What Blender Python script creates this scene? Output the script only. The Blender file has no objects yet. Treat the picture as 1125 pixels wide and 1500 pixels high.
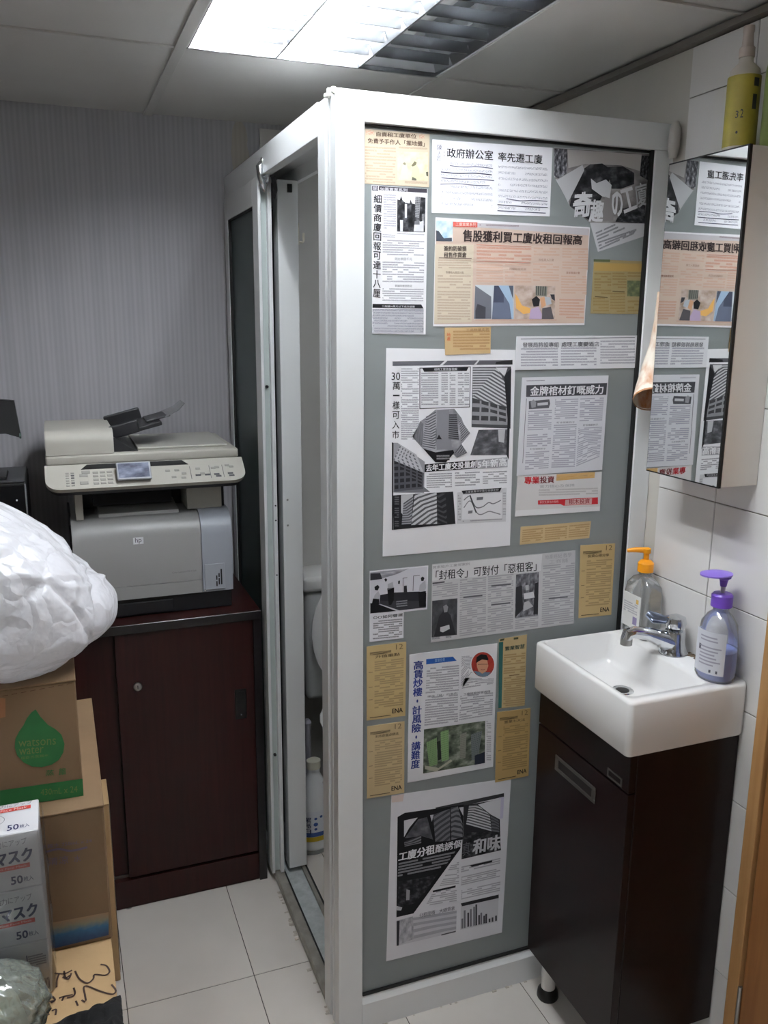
import bpy, bmesh, math, random
import numpy as np
from mathutils import Vector, Matrix, noise
random.seed(7)

# ------------------------------------------------------------------ camera
F_PX, CAM = 1251.38, (-0.5056, -1.5682, 1.5907)
YAW, PIT, ROL = 0.3681, -0.2173, 0.0079
fwd = Vector((math.sin(YAW)*math.cos(PIT), math.cos(YAW)*math.cos(PIT), math.sin(PIT)))
rgt0 = Vector((math.cos(YAW), -math.sin(YAW), 0)); up0 = rgt0.cross(fwd)
RGT = rgt0*math.cos(ROL)+up0*math.sin(ROL); UPV = up0*math.cos(ROL)-rgt0*math.sin(ROL)
sc = bpy.context.scene
COL = sc.collection
cd = bpy.data.cameras.new('camera'); cd.sensor_fit = 'AUTO'; cd.sensor_width = 36.0
cd.lens = F_PX*36/1500; cd.clip_start = .02
cam = bpy.data.objects.new('camera', cd); COL.objects.link(cam)
cam.matrix_world = Matrix(((RGT.x, UPV.x, -fwd.x, CAM[0]), (RGT.y, UPV.y, -fwd.y, CAM[1]), (RGT.z, UPV.z, -fwd.z, CAM[2]), (0, 0, 0, 1)))
sc.camera = cam
# ------------------------------------------------------------------ world + exposure
w = bpy.data.worlds.new('world'); sc.world = w; w.use_nodes = True
w.node_tree.nodes['Background'].inputs[0].default_value = (.8, .85, 1, 1)
w.node_tree.nodes['Background'].inputs[1].default_value = .05
TUBE_L = 60.0
sc.view_settings.view_transform = 'Standard'; sc.view_settings.look = 'None'
sc.view_settings.gamma = 1; sc.view_settings.exposure = 0.74
sc.view_settings.use_curve_mapping = False

# ------------------------------------------------------------------ pixel -> point on a known plane
def at(px, py, ax, val):
    d = fwd + RGT*((px-562.5)/F_PX) + UPV*((750-py)/F_PX)
    i = 'xyz'.index(ax)
    return Vector(CAM) + d*((val-CAM[i])/d[i])

# ------------------------------------------------------------------ materials
def lin(c):
    c = c/255
    return c/12.92 if c <= .04045 else ((c+.055)/1.055)**2.4
def rgb(r, g, b): return (lin(r), lin(g), lin(b), 1)
MATS = {}
def mat(name, col, rough=.5, metal=0, spec=.5, var=0, vscale=6, bump=0, bscale=200, **kw):
    if name in MATS: return MATS[name]
    m = bpy.data.materials.new(name); m.use_nodes = True
    nt = m.node_tree; b = nt.nodes['Principled BSDF']
    c = rgb(*col); b.inputs['Base Color'].default_value = c
    b.inputs['Roughness'].default_value = rough; b.inputs['Metallic'].default_value = metal
    b.inputs['Specular IOR Level'].default_value = spec
    for k, v in kw.items(): b.inputs[k.replace('_', ' ')].default_value = v
    if var or bump:
        tc = nt.nodes.new('ShaderNodeTexCoord')
    if var:
        n = nt.nodes.new('ShaderNodeTexNoise'); n.inputs['Scale'].default_value = vscale; n.inputs['Detail'].default_value = 5
        r = nt.nodes.new('ShaderNodeValToRGB')
        r.color_ramp.elements[0].position = .3; r.color_ramp.elements[1].position = .7
        r.color_ramp.elements[0].color = tuple(x*(1-var) for x in c[:3])+(1,)
        r.color_ramp.elements[1].color = tuple(min(1, x*(1+var*.6)) for x in c[:3])+(1,)
        nt.links.new(tc.outputs['Object'], n.inputs['Vector']); nt.links.new(n.outputs['Fac'], r.inputs['Fac'])
        nt.links.new(r.outputs['Color'], b.inputs['Base Color'])
    if bump:
        n2 = nt.nodes.new('ShaderNodeTexNoise'); n2.inputs['Scale'].default_value = bscale; n2.inputs['Detail'].default_value = 3
        bp = nt.nodes.new('ShaderNodeBump'); bp.inputs['Strength'].default_value = bump; bp.inputs['Distance'].default_value = .002
        nt.links.new(tc.outputs['Object'], n2.inputs['Vector']); nt.links.new(n2.outputs['Fac'], bp.inputs['Height'])
        nt.links.new(bp.outputs['Normal'], b.inputs['Normal'])
    MATS[name] = m
    return m
def clear_mat(name, tint, gloss=.18, body=.12, rough=.08):
    """thin clear plastic: mostly transparent, a little tinted body and a glossy skin"""
    if name in MATS: return MATS[name]
    m = bpy.data.materials.new(name); m.use_nodes = True; nt = m.node_tree; nt.nodes.clear()
    o = nt.nodes.new('ShaderNodeOutputMaterial'); t = nt.nodes.new('ShaderNodeBsdfTransparent')
    d = nt.nodes.new('ShaderNodeBsdfDiffuse'); g = nt.nodes.new('ShaderNodeBsdfGlossy')
    m1 = nt.nodes.new('ShaderNodeMixShader'); m2 = nt.nodes.new('ShaderNodeMixShader'); fr = nt.nodes.new('ShaderNodeFresnel')
    ad = nt.nodes.new('ShaderNodeMath'); ad.operation = 'MULTIPLY_ADD'; ad.inputs[1].default_value = .8; ad.inputs[2].default_value = gloss*.3
    c = rgb(*tint); t.inputs[0].default_value = tuple(.5+.5*x for x in c[:3])+(1,); d.inputs[0].default_value = c
    g.inputs['Roughness'].default_value = rough; m1.inputs[0].default_value = body
    nt.links.new(t.outputs[0], m1.inputs[1]); nt.links.new(d.outputs[0], m1.inputs[2])
    nt.links.new(fr.outputs[0], ad.inputs[0]); nt.links.new(ad.outputs[0], m2.inputs[0])
    nt.links.new(m1.outputs[0], m2.inputs[1]); nt.links.new(g.outputs[0], m2.inputs[2]); nt.links.new(m2.outputs[0], o.inputs[0])
    MATS[name] = m
    return m
def nodes(m): return m.node_tree.nodes, m.node_tree.links, m.node_tree.nodes['Principled BSDF']
def mth(ns, lk, op, a, b=None):
    n = ns.new('ShaderNodeMath'); n.operation = op
    for i, v in enumerate((a, b)):
        if v is None: continue
        if isinstance(v, (int, float)): n.inputs[i].default_value = v
        else: lk.new(v, n.inputs[i])
    return n.outputs[0]
def mixc(ns, lk, f, a, b):
    n = ns.new('ShaderNodeMix'); n.data_type = 'RGBA'
    lk.new(f, n.inputs[0])
    for i, v in ((6, a), (7, b)):
        if isinstance(v, tuple): n.inputs[i].default_value = v
        else: lk.new(v, n.inputs[i])
    return n.outputs[2]
def print_text(paper, ink, cover=.62, ratio=.6):
    """rows of small print: UV u counts characters, v counts lines"""
    key = 'print text %s %s %s' % (paper, ink, cover)
    if key in MATS: return MATS[key]
    m = mat(key, paper, .75, spec=.2); ns, lk, b = nodes(m)
    uv = ns.new('ShaderNodeUVMap'); sp = ns.new('ShaderNodeSeparateXYZ'); lk.new(uv.outputs[0], sp.inputs[0])
    u, v = sp.outputs[0], sp.outputs[1]
    row = mth(ns, lk, 'LESS_THAN', mth(ns, lk, 'FRACT', v), ratio)
    cb = ns.new('ShaderNodeCombineXYZ'); lk.new(mth(ns, lk, 'FLOOR', mth(ns, lk, 'MULTIPLY', u, .4)), cb.inputs[0]); lk.new(mth(ns, lk, 'FLOOR', v), cb.inputs[1])
    wn = ns.new('ShaderNodeTexWhiteNoise'); lk.new(cb.outputs[0], wn.inputs['Vector'])
    gap = mth(ns, lk, 'GREATER_THAN', wn.outputs['Value'], .14)
    n = ns.new('ShaderNodeTexNoise'); n.inputs['Scale'].default_value = 4.2; n.inputs['Detail'].default_value = 1; lk.new(uv.outputs[0], n.inputs['Vector'])
    ink_m = mth(ns, lk, 'GREATER_THAN', n.outputs['Fac'], 1-cover)
    f = mth(ns, lk, 'MULTIPLY', mth(ns, lk, 'MULTIPLY', mth(ns, lk, 'MULTIPLY', row, gap), ink_m), .7)
    lk.new(mixc(ns, lk, f, rgb(*paper), rgb(*ink)), b.inputs['Base Color'])
    return m
def print_windows(light, dark, duty=.5, cols=0, grain=.25):
    """printed facade: UV v counts floors, u counts bays"""
    key = 'print facade %s %s %s %s' % (light, dark, duty, cols)
    if key in MATS: return MATS[key]
    m = mat(key, light, .7, spec=.2); ns, lk, b = nodes(m)
    uv = ns.new('ShaderNodeUVMap'); sp = ns.new('ShaderNodeSeparateXYZ'); lk.new(uv.outputs[0], sp.inputs[0])
    f = mth(ns, lk, 'LESS_THAN', mth(ns, lk, 'FRACT', sp.outputs[1]), duty)
    if cols: f = mth(ns, lk, 'MULTIPLY', f, mth(ns, lk, 'LESS_THAN', mth(ns, lk, 'FRACT', sp.outputs[0]), cols))
    n = ns.new('ShaderNodeTexNoise'); n.inputs['Scale'].default_value = 1.3; n.inputs['Detail'].default_value = 4; lk.new(uv.outputs[0], n.inputs['Vector'])
    f2 = mth(ns, lk, 'ADD', mth(ns, lk, 'MULTIPLY', f, 1-grain), mth(ns, lk, 'MULTIPLY', n.outputs['Fac'], grain))
    lk.new(mixc(ns, lk, f2, rgb(*light), rgb(*dark)), b.inputs['Base Color'])
    return m
def print_noise(stops, scale=4, stretch=1.0):
    """printed photograph: soft blobs of tone, UV 0..1"""
    key = 'print photo %s %s %s' % (stops, scale, stretch)
    if key in MATS: return MATS[key]
    m = mat(key, stops[0], .7, spec=.2); ns, lk, b = nodes(m)
    uv = ns.new('ShaderNodeUVMap'); mp = ns.new('ShaderNodeMapping'); mp.inputs['Scale'].default_value = (1, stretch, 1); lk.new(uv.outputs[0], mp.inputs[0])
    n = ns.new('ShaderNodeTexNoise'); n.inputs['Scale'].default_value = scale; n.inputs['Detail'].default_value = 4; lk.new(mp.outputs[0], n.inputs['Vector'])
    r = ns.new('ShaderNodeValToRGB'); e = r.color_ramp.elements
    k = len(stops)
    while len(e) < k: e.new(.5)
    for i, s in enumerate(stops): e[i].position = .32+.36*i/(k-1); e[i].color = rgb(*s)
    lk.new(n.outputs['Fac'], r.inputs['Fac']); lk.new(r.outputs['Color'], b.inputs['Base Color'])
    return m

# ------------------------------------------------------------------ mesh helpers
class MB:
    def __init__(s): s.v = []; s.f = []; s.uv = {}
    def add(s, vs, fs, uvs=None):
        o = len(s.v); s.v += [tuple(x) for x in vs]
        for i, f in enumerate(fs):
            if uvs: s.uv[len(s.f)] = uvs[i]
            s.f.append(tuple(o+j for j in f))
        return s
    def box(s, x0, x1, y0, y1, z0, z1, bev=0, seg=2):
        bm = bmesh.new(); bmesh.ops.create_cube(bm, size=1)
        for v in bm.verts: v.co = Vector(((x0+x1)/2+v.co.x*(x1-x0), (y0+y1)/2+v.co.y*(y1-y0), (z0+z1)/2+v.co.z*(z1-z0)))
        if bev: bmesh.ops.bevel(bm, geom=bm.edges[:], offset=bev, segments=seg, profile=.5, affect='EDGES')
        return s.bm(bm)
    def bm(s, bm, M=None):
        bm.verts.index_update()
        s.add([(M @ v.co if M else v.co) for v in bm.verts], [[v.index for v in f.verts] for f in bm.faces]); bm.free(); return s
    def tf(s, M):
        s.v = [tuple(M @ Vector(v)) for v in s.v]; return s
    def loops(s, loops, cap0=True, cap1=True):
        n = len(loops[0]); o = len(s.v)
        for l in loops: s.v += [tuple(p) for p in l]
        for k in range(len(loops)-1):
            for i in range(n):
                j = (i+1) % n
                s.f.append((o+k*n+i, o+k*n+j, o+(k+1)*n+j, o+(k+1)*n+i))
        if cap0: s.f.append(tuple(o+i for i in reversed(range(n))))
        if cap1: s.f.append(tuple(o+(len(loops)-1)*n+i for i in range(n)))
        return s
    def lathe(s, prof, c=(0, 0, 0), n=24, sx=1, sy=1, cap0=True, cap1=True):
        return s.loops([[(c[0]+r*sx*math.cos(2*math.pi*i/n), c[1]+r*sy*math.sin(2*math.pi*i/n), c[2]+z) for i in range(n)] for r, z in prof], cap0, cap1)
    def tube(s, pts, r, n=10, cap=True):
        pts = [Vector(p) for p in pts]; L = []; ref = None
        for i, p in enumerate(pts):
            t = (pts[min(i+1, len(pts)-1)]-pts[max(i-1, 0)]).normalized()
            if ref is None: ref = t.orthogonal().normalized()
            ref = (ref-t*ref.dot(t)).normalized(); b = t.cross(ref)
            rr = r[i] if isinstance(r, (list, tuple)) else r
            L.append([p+ref*rr*math.cos(2*math.pi*k/n)+b*rr*math.sin(2*math.pi*k/n) for k in range(n)])
        return s.loops(L, cap, cap)
    def prism(s, poly, ax, a, b):
        """2-D outline extruded along axis ax from a to b; outline in the two other axes in order"""
        def P(p, t): return {'x': (t, p[0], p[1]), 'y': (p[0], t, p[1]), 'z': (p[0], p[1], t)}[ax]
        return s.loops([[P(p, a) for p in poly], [P(p, b) for p in poly]])
    def build(s, name, m, parent=None, smooth=False, ang=40):
        me = bpy.data.meshes.new(name); me.from_pydata(s.v, [], s.f)
        if s.uv:
            ul = me.uv_layers.new(name='UVMap')
            for i, p in enumerate(me.polygons):
                if i in s.uv:
                    for k, li in enumerate(p.loop_indices): ul.data[li].uv = s.uv[i][k]
        else:
            bm = bmesh.new(); bm.from_mesh(me); bmesh.ops.recalc_face_normals(bm, faces=bm.faces[:]); bm.to_mesh(me); bm.free()
        me.materials.append(m)
        if smooth:
            me.shade_smooth() if hasattr(me, 'shade_smooth') else None
            bm = bmesh.new(); bm.from_mesh(me)
            for e in bm.edges: e.smooth = not (len(e.link_faces) == 2 and e.calc_face_angle(0) > math.radians(ang))
            for f in bm.faces: f.smooth = True
            bm.to_mesh(me); bm.free()
        o = bpy.data.objects.new(name, me); COL.objects.link(o)
        if parent: o.parent = parent; o.matrix_parent_inverse = parent.matrix_world.inverted() if parent.type == 'EMPTY' else Matrix()
        return o
def rrect(x0, x1, y0, y1, r, z, n=5):
    L = []
    for cx, cy, a0 in ((x1-r, y1-r, 0), (x0+r, y1-r, 90), (x0+r, y0+r, 180), (x1-r, y0+r, 270)):
        for k in range(n+1):
            a = math.radians(a0+90*k/n); L.append((cx+r*math.cos(a), cy+r*math.sin(a), z))
    return L
def tag(o, label, cat, group=None):
    o['label'] = label; o['category'] = cat
    if group: o['group'] = group
    return o
def thing(name, loc, label, cat, group=None):
    o = bpy.data.objects.new(name, None); COL.objects.link(o); o.location = loc; o.empty_display_size = .05
    o.matrix_world = Matrix.Translation(loc)
    return tag(o, label, cat, group)
def struct(o): o['kind'] = 'structure'; return o
def B(*a, **k): return MB().box(*a, **k)

# text: glyph outlines from the built-in font, filled and mapped into any quad
_fc = bpy.data.curves.new('lettering', 'FONT'); _fo = bpy.data.objects.new('lettering', _fc); COL.objects.link(_fo)
_gl = {}
def glyphs(t, bold=0.0, res=2):
    k = (t, bold, res)
    if k not in _gl:
        _fc.body = t; _fc.offset = bold; _fc.resolution_u = res
        bpy.context.view_layer.update()
        me = bpy.data.meshes.new_from_object(_fo.evaluated_get(bpy.context.evaluated_depsgraph_get()))
        vs = [(v.co.x, v.co.y) for v in me.vertices]; fs = [tuple(p.vertices) for p in me.polygons]
        bpy.data.meshes.remove(me)
        x0 = min(v[0] for v in vs); x1 = max(v[0] for v in vs); y0 = min(v[1] for v in vs); y1 = max(v[1] for v in vs)
        _gl[k] = ([((x-x0)/max(1e-6, x1-x0), (y-y0)/max(1e-6, y1-y0)) for x, y in vs], fs)
    return _gl[k]
def bil(q, u, v):          # q = TL, TR, BR, BL ; v up
    tx = q[0][0]+(q[1][0]-q[0][0])*u; ty = q[0][1]+(q[1][1]-q[0][1])*u
    bx = q[3][0]+(q[2][0]-q[3][0])*u; by = q[3][1]+(q[2][1]-q[3][1])*u
    return (bx+(tx-bx)*v, by+(ty-by)*v)
def text_mb(mb, t, q, pos, bold=0.0, res=2):
    """q: pixel quad TL TR BR BL; pos: pixel -> point"""
    vs, fs = glyphs(t, min(bold, 0), res)
    if bold <= 0: return mb.add([pos(*bil(q, u, v)) for u, v in vs], fs)
    # heavier stroke: shifted copies, each a hair further out
    w_ = len(t); P = [pos(*bil(q, u, v)) for u, v in vs]
    p0, p1, p2 = (Vector(pos(*bil(q, *c_))) for c_ in ((0, 0), (1, 0), (0, 1)))
    ex, ey = (p1-p0)/w_, p2-p0; nn = ex.cross(ey).normalized()
    for k, (a, c_) in enumerate(((-.6, -.35), (.6, -.35), (.6, .35), (-.6, .35))):
        d_ = ex*(a*bold*1.3)+ey*(c_*bold*1.3)+nn*(.00002*k)
        mb.add([p+d_ for p in P], fs)
    return mb
def text_down(mb, t, q, pos, bold=0.0, gap=.08):
    n = len(t)
    for i, ch in enumerate(t):
        if ch == ' ': continue
        a, b = 1-i/n, 1-(i+1-gap)/n
        if ch in '．·': mid = (a+b)/2; qq = [bil(q, .4, mid+.015), bil(q, .6, mid+.015), bil(q, .6, mid-.015), bil(q, .4, mid-.015)]; ch = '.'
        elif ch == '一': mid = (a+b)/2; qq = [bil(q, .05, mid+.012), bil(q, .95, mid+.012), bil(q, .95, mid-.012), bil(q, .05, mid-.012)]
        else: qq = [bil(q, 0, a), bil(q, 1, a), bil(q, 1, b), bil(q, 0, b)]
        text_mb(mb, ch, qq, pos, bold)
    return mb
def ribbon(mb, pts, wd, pos, nrm):
    """pen stroke through pixel points on a surface"""
    P = [pos(*p) for p in pts]
    # smooth
    Q = []
    for i in range(len(P)-1):
        a, b, c, d = P[max(i-1, 0)], P[i], P[i+1], P[min(i+2, len(P)-1)]
        for k in range(4):
            t = k/4
            Q.append(.5*((2*b)+(c-a)*t+(2*a-5*b+4*c-d)*t*t+(3*b-a-3*c+d)*t**3))
    Q.append(P[-1]); L = []
    for i, q in enumerate(Q):
        t = (Q[min(i+1, len(Q)-1)]-Q[max(i-1, 0)]).normalized(); s = nrm.cross(t)*wd/2
        L.append((q-s, q+s))
    vs = [x for l in L for x in l]
    return mb.add(vs, [(2*i, 2*i+1, 2*i+3, 2*i+2) for i in range(len(L)-1)])

# ================================================================== MATERIALS IN USE
M_paint = mat('warm grey wall paint', (196, 192, 184), .6, var=.05, vscale=3)
M_ceil = mat('ceiling board', (205, 203, 200), .85, var=.05, vscale=4, bump=.15, bscale=260)
M_bar = mat('ceiling bar enamel', (200, 198, 194), .45)
M_tile = mat('white glazed wall tile', (226, 224, 222), .12, var=.02, vscale=2)
M_grout = mat('grout', (150, 146, 138), .9, var=.25, vscale=25)
M_ftile = mat('off white floor tile', (212, 206, 199), .28, var=.06, vscale=5)
M_fgrout = mat('dark floor grout', (78, 72, 66), .9)
M_alu = mat('white coated aluminium', (228, 230, 231), .28, spec=.55, var=.02, vscale=3)
M_alud = mat('worn sill aluminium', (150, 146, 138), .45, metal=.3, var=.25, vscale=30)
M_gasket = mat('black gasket', (18, 19, 20), .6)
M_white = mat('white lacquer', (232, 231, 229), .25)
M_ceram = mat('white ceramic', (238, 237, 236), .08, Coat_Weight=.5, Coat_Roughness=.03)
M_chrome = mat('chrome', (215, 218, 222), .08, metal=1)
M_steel = mat('brushed steel', (170, 170, 168), .35, metal=1)
M_mirror = mat('mirror', (235, 238, 238), .015, metal=1)
M_black = mat('black plastic', (17, 17, 19), .4)
M_dgrey = mat('dark grey plastic', (48, 48, 52), .45)
M_esp = mat('espresso lacquer board', (24, 10, 10), .3, spec=.2, var=.2, vscale=9)
M_card = mat('brown cardboard', (122, 98, 72), .85, var=.09, vscale=7, bump=.2, bscale=90)
M_cardl = mat('tan cardboard', (176, 146, 106), .85, var=.07, vscale=7, bump=.2, bscale=90)
def wood(name, dark, light, rough=.35, sc_=(1, 1, 1)):
    m = mat(name, dark, rough); ns, lk, b = nodes(m)
    tc = ns.new('ShaderNodeTexCoord'); mp = ns.new('ShaderNodeMapping'); mp.inputs['Scale'].default_value = sc_
    n = ns.new('ShaderNodeTexNoise'); n.inputs['Scale'].default_value = 3; n.inputs['Detail'].default_value = 6; n.inputs['Distortion'].default_value = .6
    lk.new(tc.outputs['Object'], mp.inputs[0]); lk.new(mp.outputs[0], n.inputs['Vector'])
    r = ns.new('ShaderNodeValToRGB'); r.color_ramp.elements[0].color = rgb(*dark); r.color_ramp.elements[1].color = rgb(*light)
    r.color_ramp.elements[0].position = .35; r.color_ramp.elements[1].position = .7
    lk.new(n.outputs['Fac'], r.inputs['Fac']); lk.new(r.outputs['Color'], b.inputs['Base Color'])
    return m
M_mah = wood('dark mahogany laminate', (40, 17, 17), (52, 22, 20), .32, (22, 22, 1.2)); nodes(M_mah)[2].inputs['Specular IOR Level'].default_value = .25
M_door = wood('orange brown door veneer', (132, 88, 50), (156, 106, 62), .35, (14, 14, 1))
M_dframe = wood('tan door frame', (168, 124, 78), (184, 142, 94), .4, (14, 14, 1))
def frosted(name, col, tr=.35):
    m = mat(name, col, .32, spec=.5); ns, lk, b = nodes(m)
    o = [n for n in ns if n.type == 'OUTPUT_MATERIAL'][0]
    t = ns.new('ShaderNodeBsdfTranslucent'); t.inputs[0].default_value = rgb(*[min(255, c+40) for c in col]); mx = ns.new('ShaderNodeMixShader'); mx.inputs[0].default_value = tr
    lk.new(b.outputs[0], mx.inputs[1]); lk.new(t.outputs[0], mx.inputs[2]); lk.new(mx.outputs[0], o.inputs[0])
    return m
M_frost = frosted('frosted grey green glass', (146, 152, 152), .2)
M_frost2 = frosted('dark frosted green glass', (86, 100, 98), .3)
# striped wallpaper with an old yellow stain near the ceiling
M_paper = mat('grey striped wallpaper', (172, 171, 176), .8)
ns, lk, b = nodes(M_paper)
tc = ns.new('ShaderNodeTexCoord'); sp = ns.new('ShaderNodeSeparateXYZ'); lk.new(tc.outputs['Object'], sp.inputs[0])
wv = mth(ns, lk, 'SINE', mth(ns, lk, 'MULTIPLY', sp.outputs[0], 2*math.pi/.0135))
nz = ns.new('ShaderNodeTexNoise'); nz.inputs['Scale'].default_value = 60; mp = ns.new('ShaderNodeMapping'); mp.inputs['Scale'].default_value = (1, 1, .03)
lk.new(tc.outputs['Object'], mp.inputs[0]); lk.new(mp.outputs[0], nz.inputs['Vector'])
st = mth(ns, lk, 'ADD', mth(ns, lk, 'MULTIPLY', wv, .2), nz.outputs['Fac'])
rp = ns.new('ShaderNodeValToRGB'); rp.color_ramp.elements[0].color = rgb(166, 165, 170); rp.color_ramp.elements[1].color = rgb(178, 177, 182)
rp.color_ramp.elements[0].position = .25; rp.color_ramp.elements[1].position = .75
lk.new(st, rp.inputs['Fac'])
dx = mth(ns, lk, 'DIVIDE', mth(ns, lk, 'SUBTRACT', sp.outputs[0], .05), .03); dz = mth(ns, lk, 'DIVIDE', mth(ns, lk, 'SUBTRACT', sp.outputs[2], 2.06), .12)
n3 = ns.new('ShaderNodeTexNoise'); n3.inputs['Scale'].default_value = 22; lk.new(tc.outputs['Object'], n3.inputs['Vector'])
dd = mth(ns, lk, 'ADD', mth(ns, lk, 'ADD', mth(ns, lk, 'MULTIPLY', dx, dx), mth(ns, lk, 'MULTIPLY', dz, dz)), mth(ns, lk, 'MULTIPLY', n3.outputs['Fac'], .9))
sf = mth(ns, lk, 'MULTIPLY', mth(ns, lk, 'LESS_THAN', dd, 1.2), .35)
lk.new(mixc(ns, lk, sf, rp.outputs['Color'], rgb(176, 160, 116)), b.inputs['Base Color'])
bpn = ns.new('ShaderNodeBump'); bpn.inputs['Strength'].default_value = .15; bpn.inputs['Distance'].default_value = .002
lk.new(st, bpn.inputs['Height']); lk.new(bpn.outputs['Normal'], b.inputs['Normal'])
def emis(name, col, s):
    m = mat(name, (250, 250, 250)); _, _, b_ = nodes(m)
    b_.inputs['Emission Color'].default_value = col; b_.inputs['Emission Strength'].default_value = s
    return m
M_tube = emis('lit fluorescent tube', (.93, .97, 1, 1), TUBE_L)
M_tubeoff = mat('unlit fluorescent tube', (215, 215, 212), .3)
M_louv = mat('polished louvre aluminium', (190, 192, 195), .22, metal=1)
M_refl = mat('white reflector enamel', (225, 226, 228), .35)

# ================================================================== THE ROOM
XL, XR, YF, YB, ZC = -1.9, .745, -3.3, 1.057, 2.15
fl = struct(B(XL-.1, XR+.1, YF-.1, YB+.1, -.06, -.0015).build('floor', M_fgrout))
gx = [-.445+.305*k for k in range(-6, 6)]; gy = [.254+.6*k for k in range(-7, 4)]
tile_me = None
for i in range(len(gx)-1):
    for j in range(len(gy)-1):
        x0, x1, y0, y1 = max(gx[i], XL), min(gx[i+1], XR), max(gy[j], YF), min(gy[j+1], YB)
        if x1-x0 < .02 or y1-y0 < .02: continue
        full = x1-x0 > .304 and y1-y0 > .599
        if full and tile_me:
            o = bpy.data.objects.new('tile', tile_me); COL.objects.link(o); o.parent = fl; o.location = (x0, y0, 0); continue
        mb = B(.001, x1-x0-.001, .001, y1-y0-.001, -.012, 0, bev=.0008, seg=1)
        o = mb.build('tile', M_ftile, fl); o.location = (x0, y0, 0)
        if full: tile_me = o.data
struct(B(XL-.1, XR+.1, YB, YB+.1, -.06, 2.4).build('wall_back', M_paper))
struct(B(XL-.1, XL, YF-.1, YB+.1, -.06, 2.4).build('wall_left', M_paint))
struct(B(XL-.1, XR+.1, YF-.1, YF, -.06, 2.4).build('wall_front', M_paint))
wr = struct(B(XR, XR+.1, YF-.1, YB+.1, -.06, 2.4).build('wall_right', M_paint))
# tiled strip beside the cubicle
struct_t = B(.7405, .7448, -.398, -.043, 0, 2.135).build('tile_grout', M_grout, wr)
zl = [0]+[.04+.2*k for k in range(0, 11)]+[2.135]; yl = [-.398, -.22, -.043]
for a, c in zip(yl[:-1], yl[1:]):
    for z0, z1 in zip(zl[:-1], zl[1:]):
        B(.737, .7404, a+.001, c-.001, z0+.001, z1-.001, bev=.001, seg=1).build('tile', M_tile, wr)
struct(B(.722, .7448, YF, YB, 2.137, 2.1495).build('trim_1', mat('grey wall angle', (112, 106, 100), .6)))
# ceiling: hung grid of boards between bars
ce = struct(B(XL-.1, XR+.1, YF-.1, YB+.1, 2.34, 2.40).build('ceiling', M_ceil))
cxs = [XL, -1.407, -.807, -.207, .393, XR]; cys = [YF, -3.18, -2.58, -1.98, -1.38, -.78, -.18, .42, YB]
LAMPS = [(-.207, .393, -.78, .42), (-1.407, -.807, -2.58, -1.38)]
for i in range(len(cxs)-1):
    for j in range(len(cys)-1):
        x0, x1, y0, y1 = cxs[i], cxs[i+1], cys[j], cys[j+1]
        if any(a-.01 < (x0+x1)/2 < b_+.01 and c-.01 < (y0+y1)/2 < d+.01 for a, b_, c, d in LAMPS): continue
        B(x0+.002, x1-.002, y0+.002, y1-.002, 2.155, 2.167).build('ceiling_panel', M_ceil, ce)
for x in cxs[1:-1]: B(x-.012, x+.012, YF, YB, 2.15, 2.1545, bev=.001, seg=1).build('grid_bar', M_bar, ce)
for y in cys[1:-1]:
    for i in range(len(cxs)-1):
        if any(a-.01 < (cxs[i]+cxs[i+1])/2 < b_ and c+.1 < y < d-.1 for a, b_, c, d in LAMPS): continue
        B(cxs[i]+.012, cxs[i+1]-.012, y-.006, y+.006, 2.1505, 2.1545).build('grid_bar', M_bar, ce)

def troffer(x0, x1, y0, y1, lit, label):
    t = thing('ceiling_light', ((x0+x1)/2, (y0+y1)/2, 2.15), label, 'ceiling light')
    x0 += .0125; x1 -= .0125; y0 += .0065; y1 -= .0065
    mb = MB(); zt = 2.255
    mb.box(x0, x1, y0, y1, zt, zt+.004)
    for a, b_ in ((x0, x0+.003), (x1-.003, x1)): mb.box(a, b_, y0, y1, 2.152, zt)
    for a, b_ in ((y0, y0+.003), (y1-.003, y1)): mb.box(x0+.003, x1-.003, a, b_, 2.152, zt)
    mb.build('housing', M_refl, t)
    B(x0, x1, y1-.008, y1-.0031, 2.1505, 2.16).build('end_lip', M_louv, t)
    for a, sg in ((x0+.0032, 1), (x1-.0032, -1)):
        MB().prism([(a, 2.153), (a+sg*.002, 2.153), (a+sg*.007, 2.175), (a+sg*.016, 2.2), (a+sg*.03, 2.225), (a+sg*.03, 2.254), (a, 2.254)], 'y', y0+.004, y1-.009).build('side_reflector', M_louv, t)
    n = 3; wbay = (x1-x0-.006)/n
    for k in range(n):
        a = x0+.003+k*wbay; c = a+wbay
        tb = MB().tube([(a+wbay/2, y0+.012, 2.222), (a+wbay/2, y1-.012, 2.222)], .013, 14).build('tube', M_tube if k in lit else M_tubeoff, t, smooth=True)
        if k: MB().prism([(a-.002, 2.152), (a+.002, 2.152), (a+.007, 2.175), (a+.016, 2.2), (a+.03, 2.225), (a+.03, 2.254), (a-.03, 2.254), (a-.03, 2.225), (a-.016, 2.2), (a-.007, 2.175)], 'y', y0+.004, y1-.009).build('divider', M_louv, t)
        nb = 12
        for q in range(1, nb+1):
            yy = y0+(y1-y0)*q/(nb+1)
            MB().prism([(yy-.0015, 2.154), (yy+.0015, 2.154), (yy+.003, 2.176), (yy-.003, 2.176)], 'x', a+.008, c-.008).build('louvre_blade', M_louv, t)
    return t
troffer(*LAMPS[0], (0, 1), 'recessed louvred ceiling light with two glowing bays and one dark bay')
troffer(*LAMPS[1], (0,), 'added unseen louvred fill light behind the camera, only its first bay lit')  # unseen fixture added to brighten the left side

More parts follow.
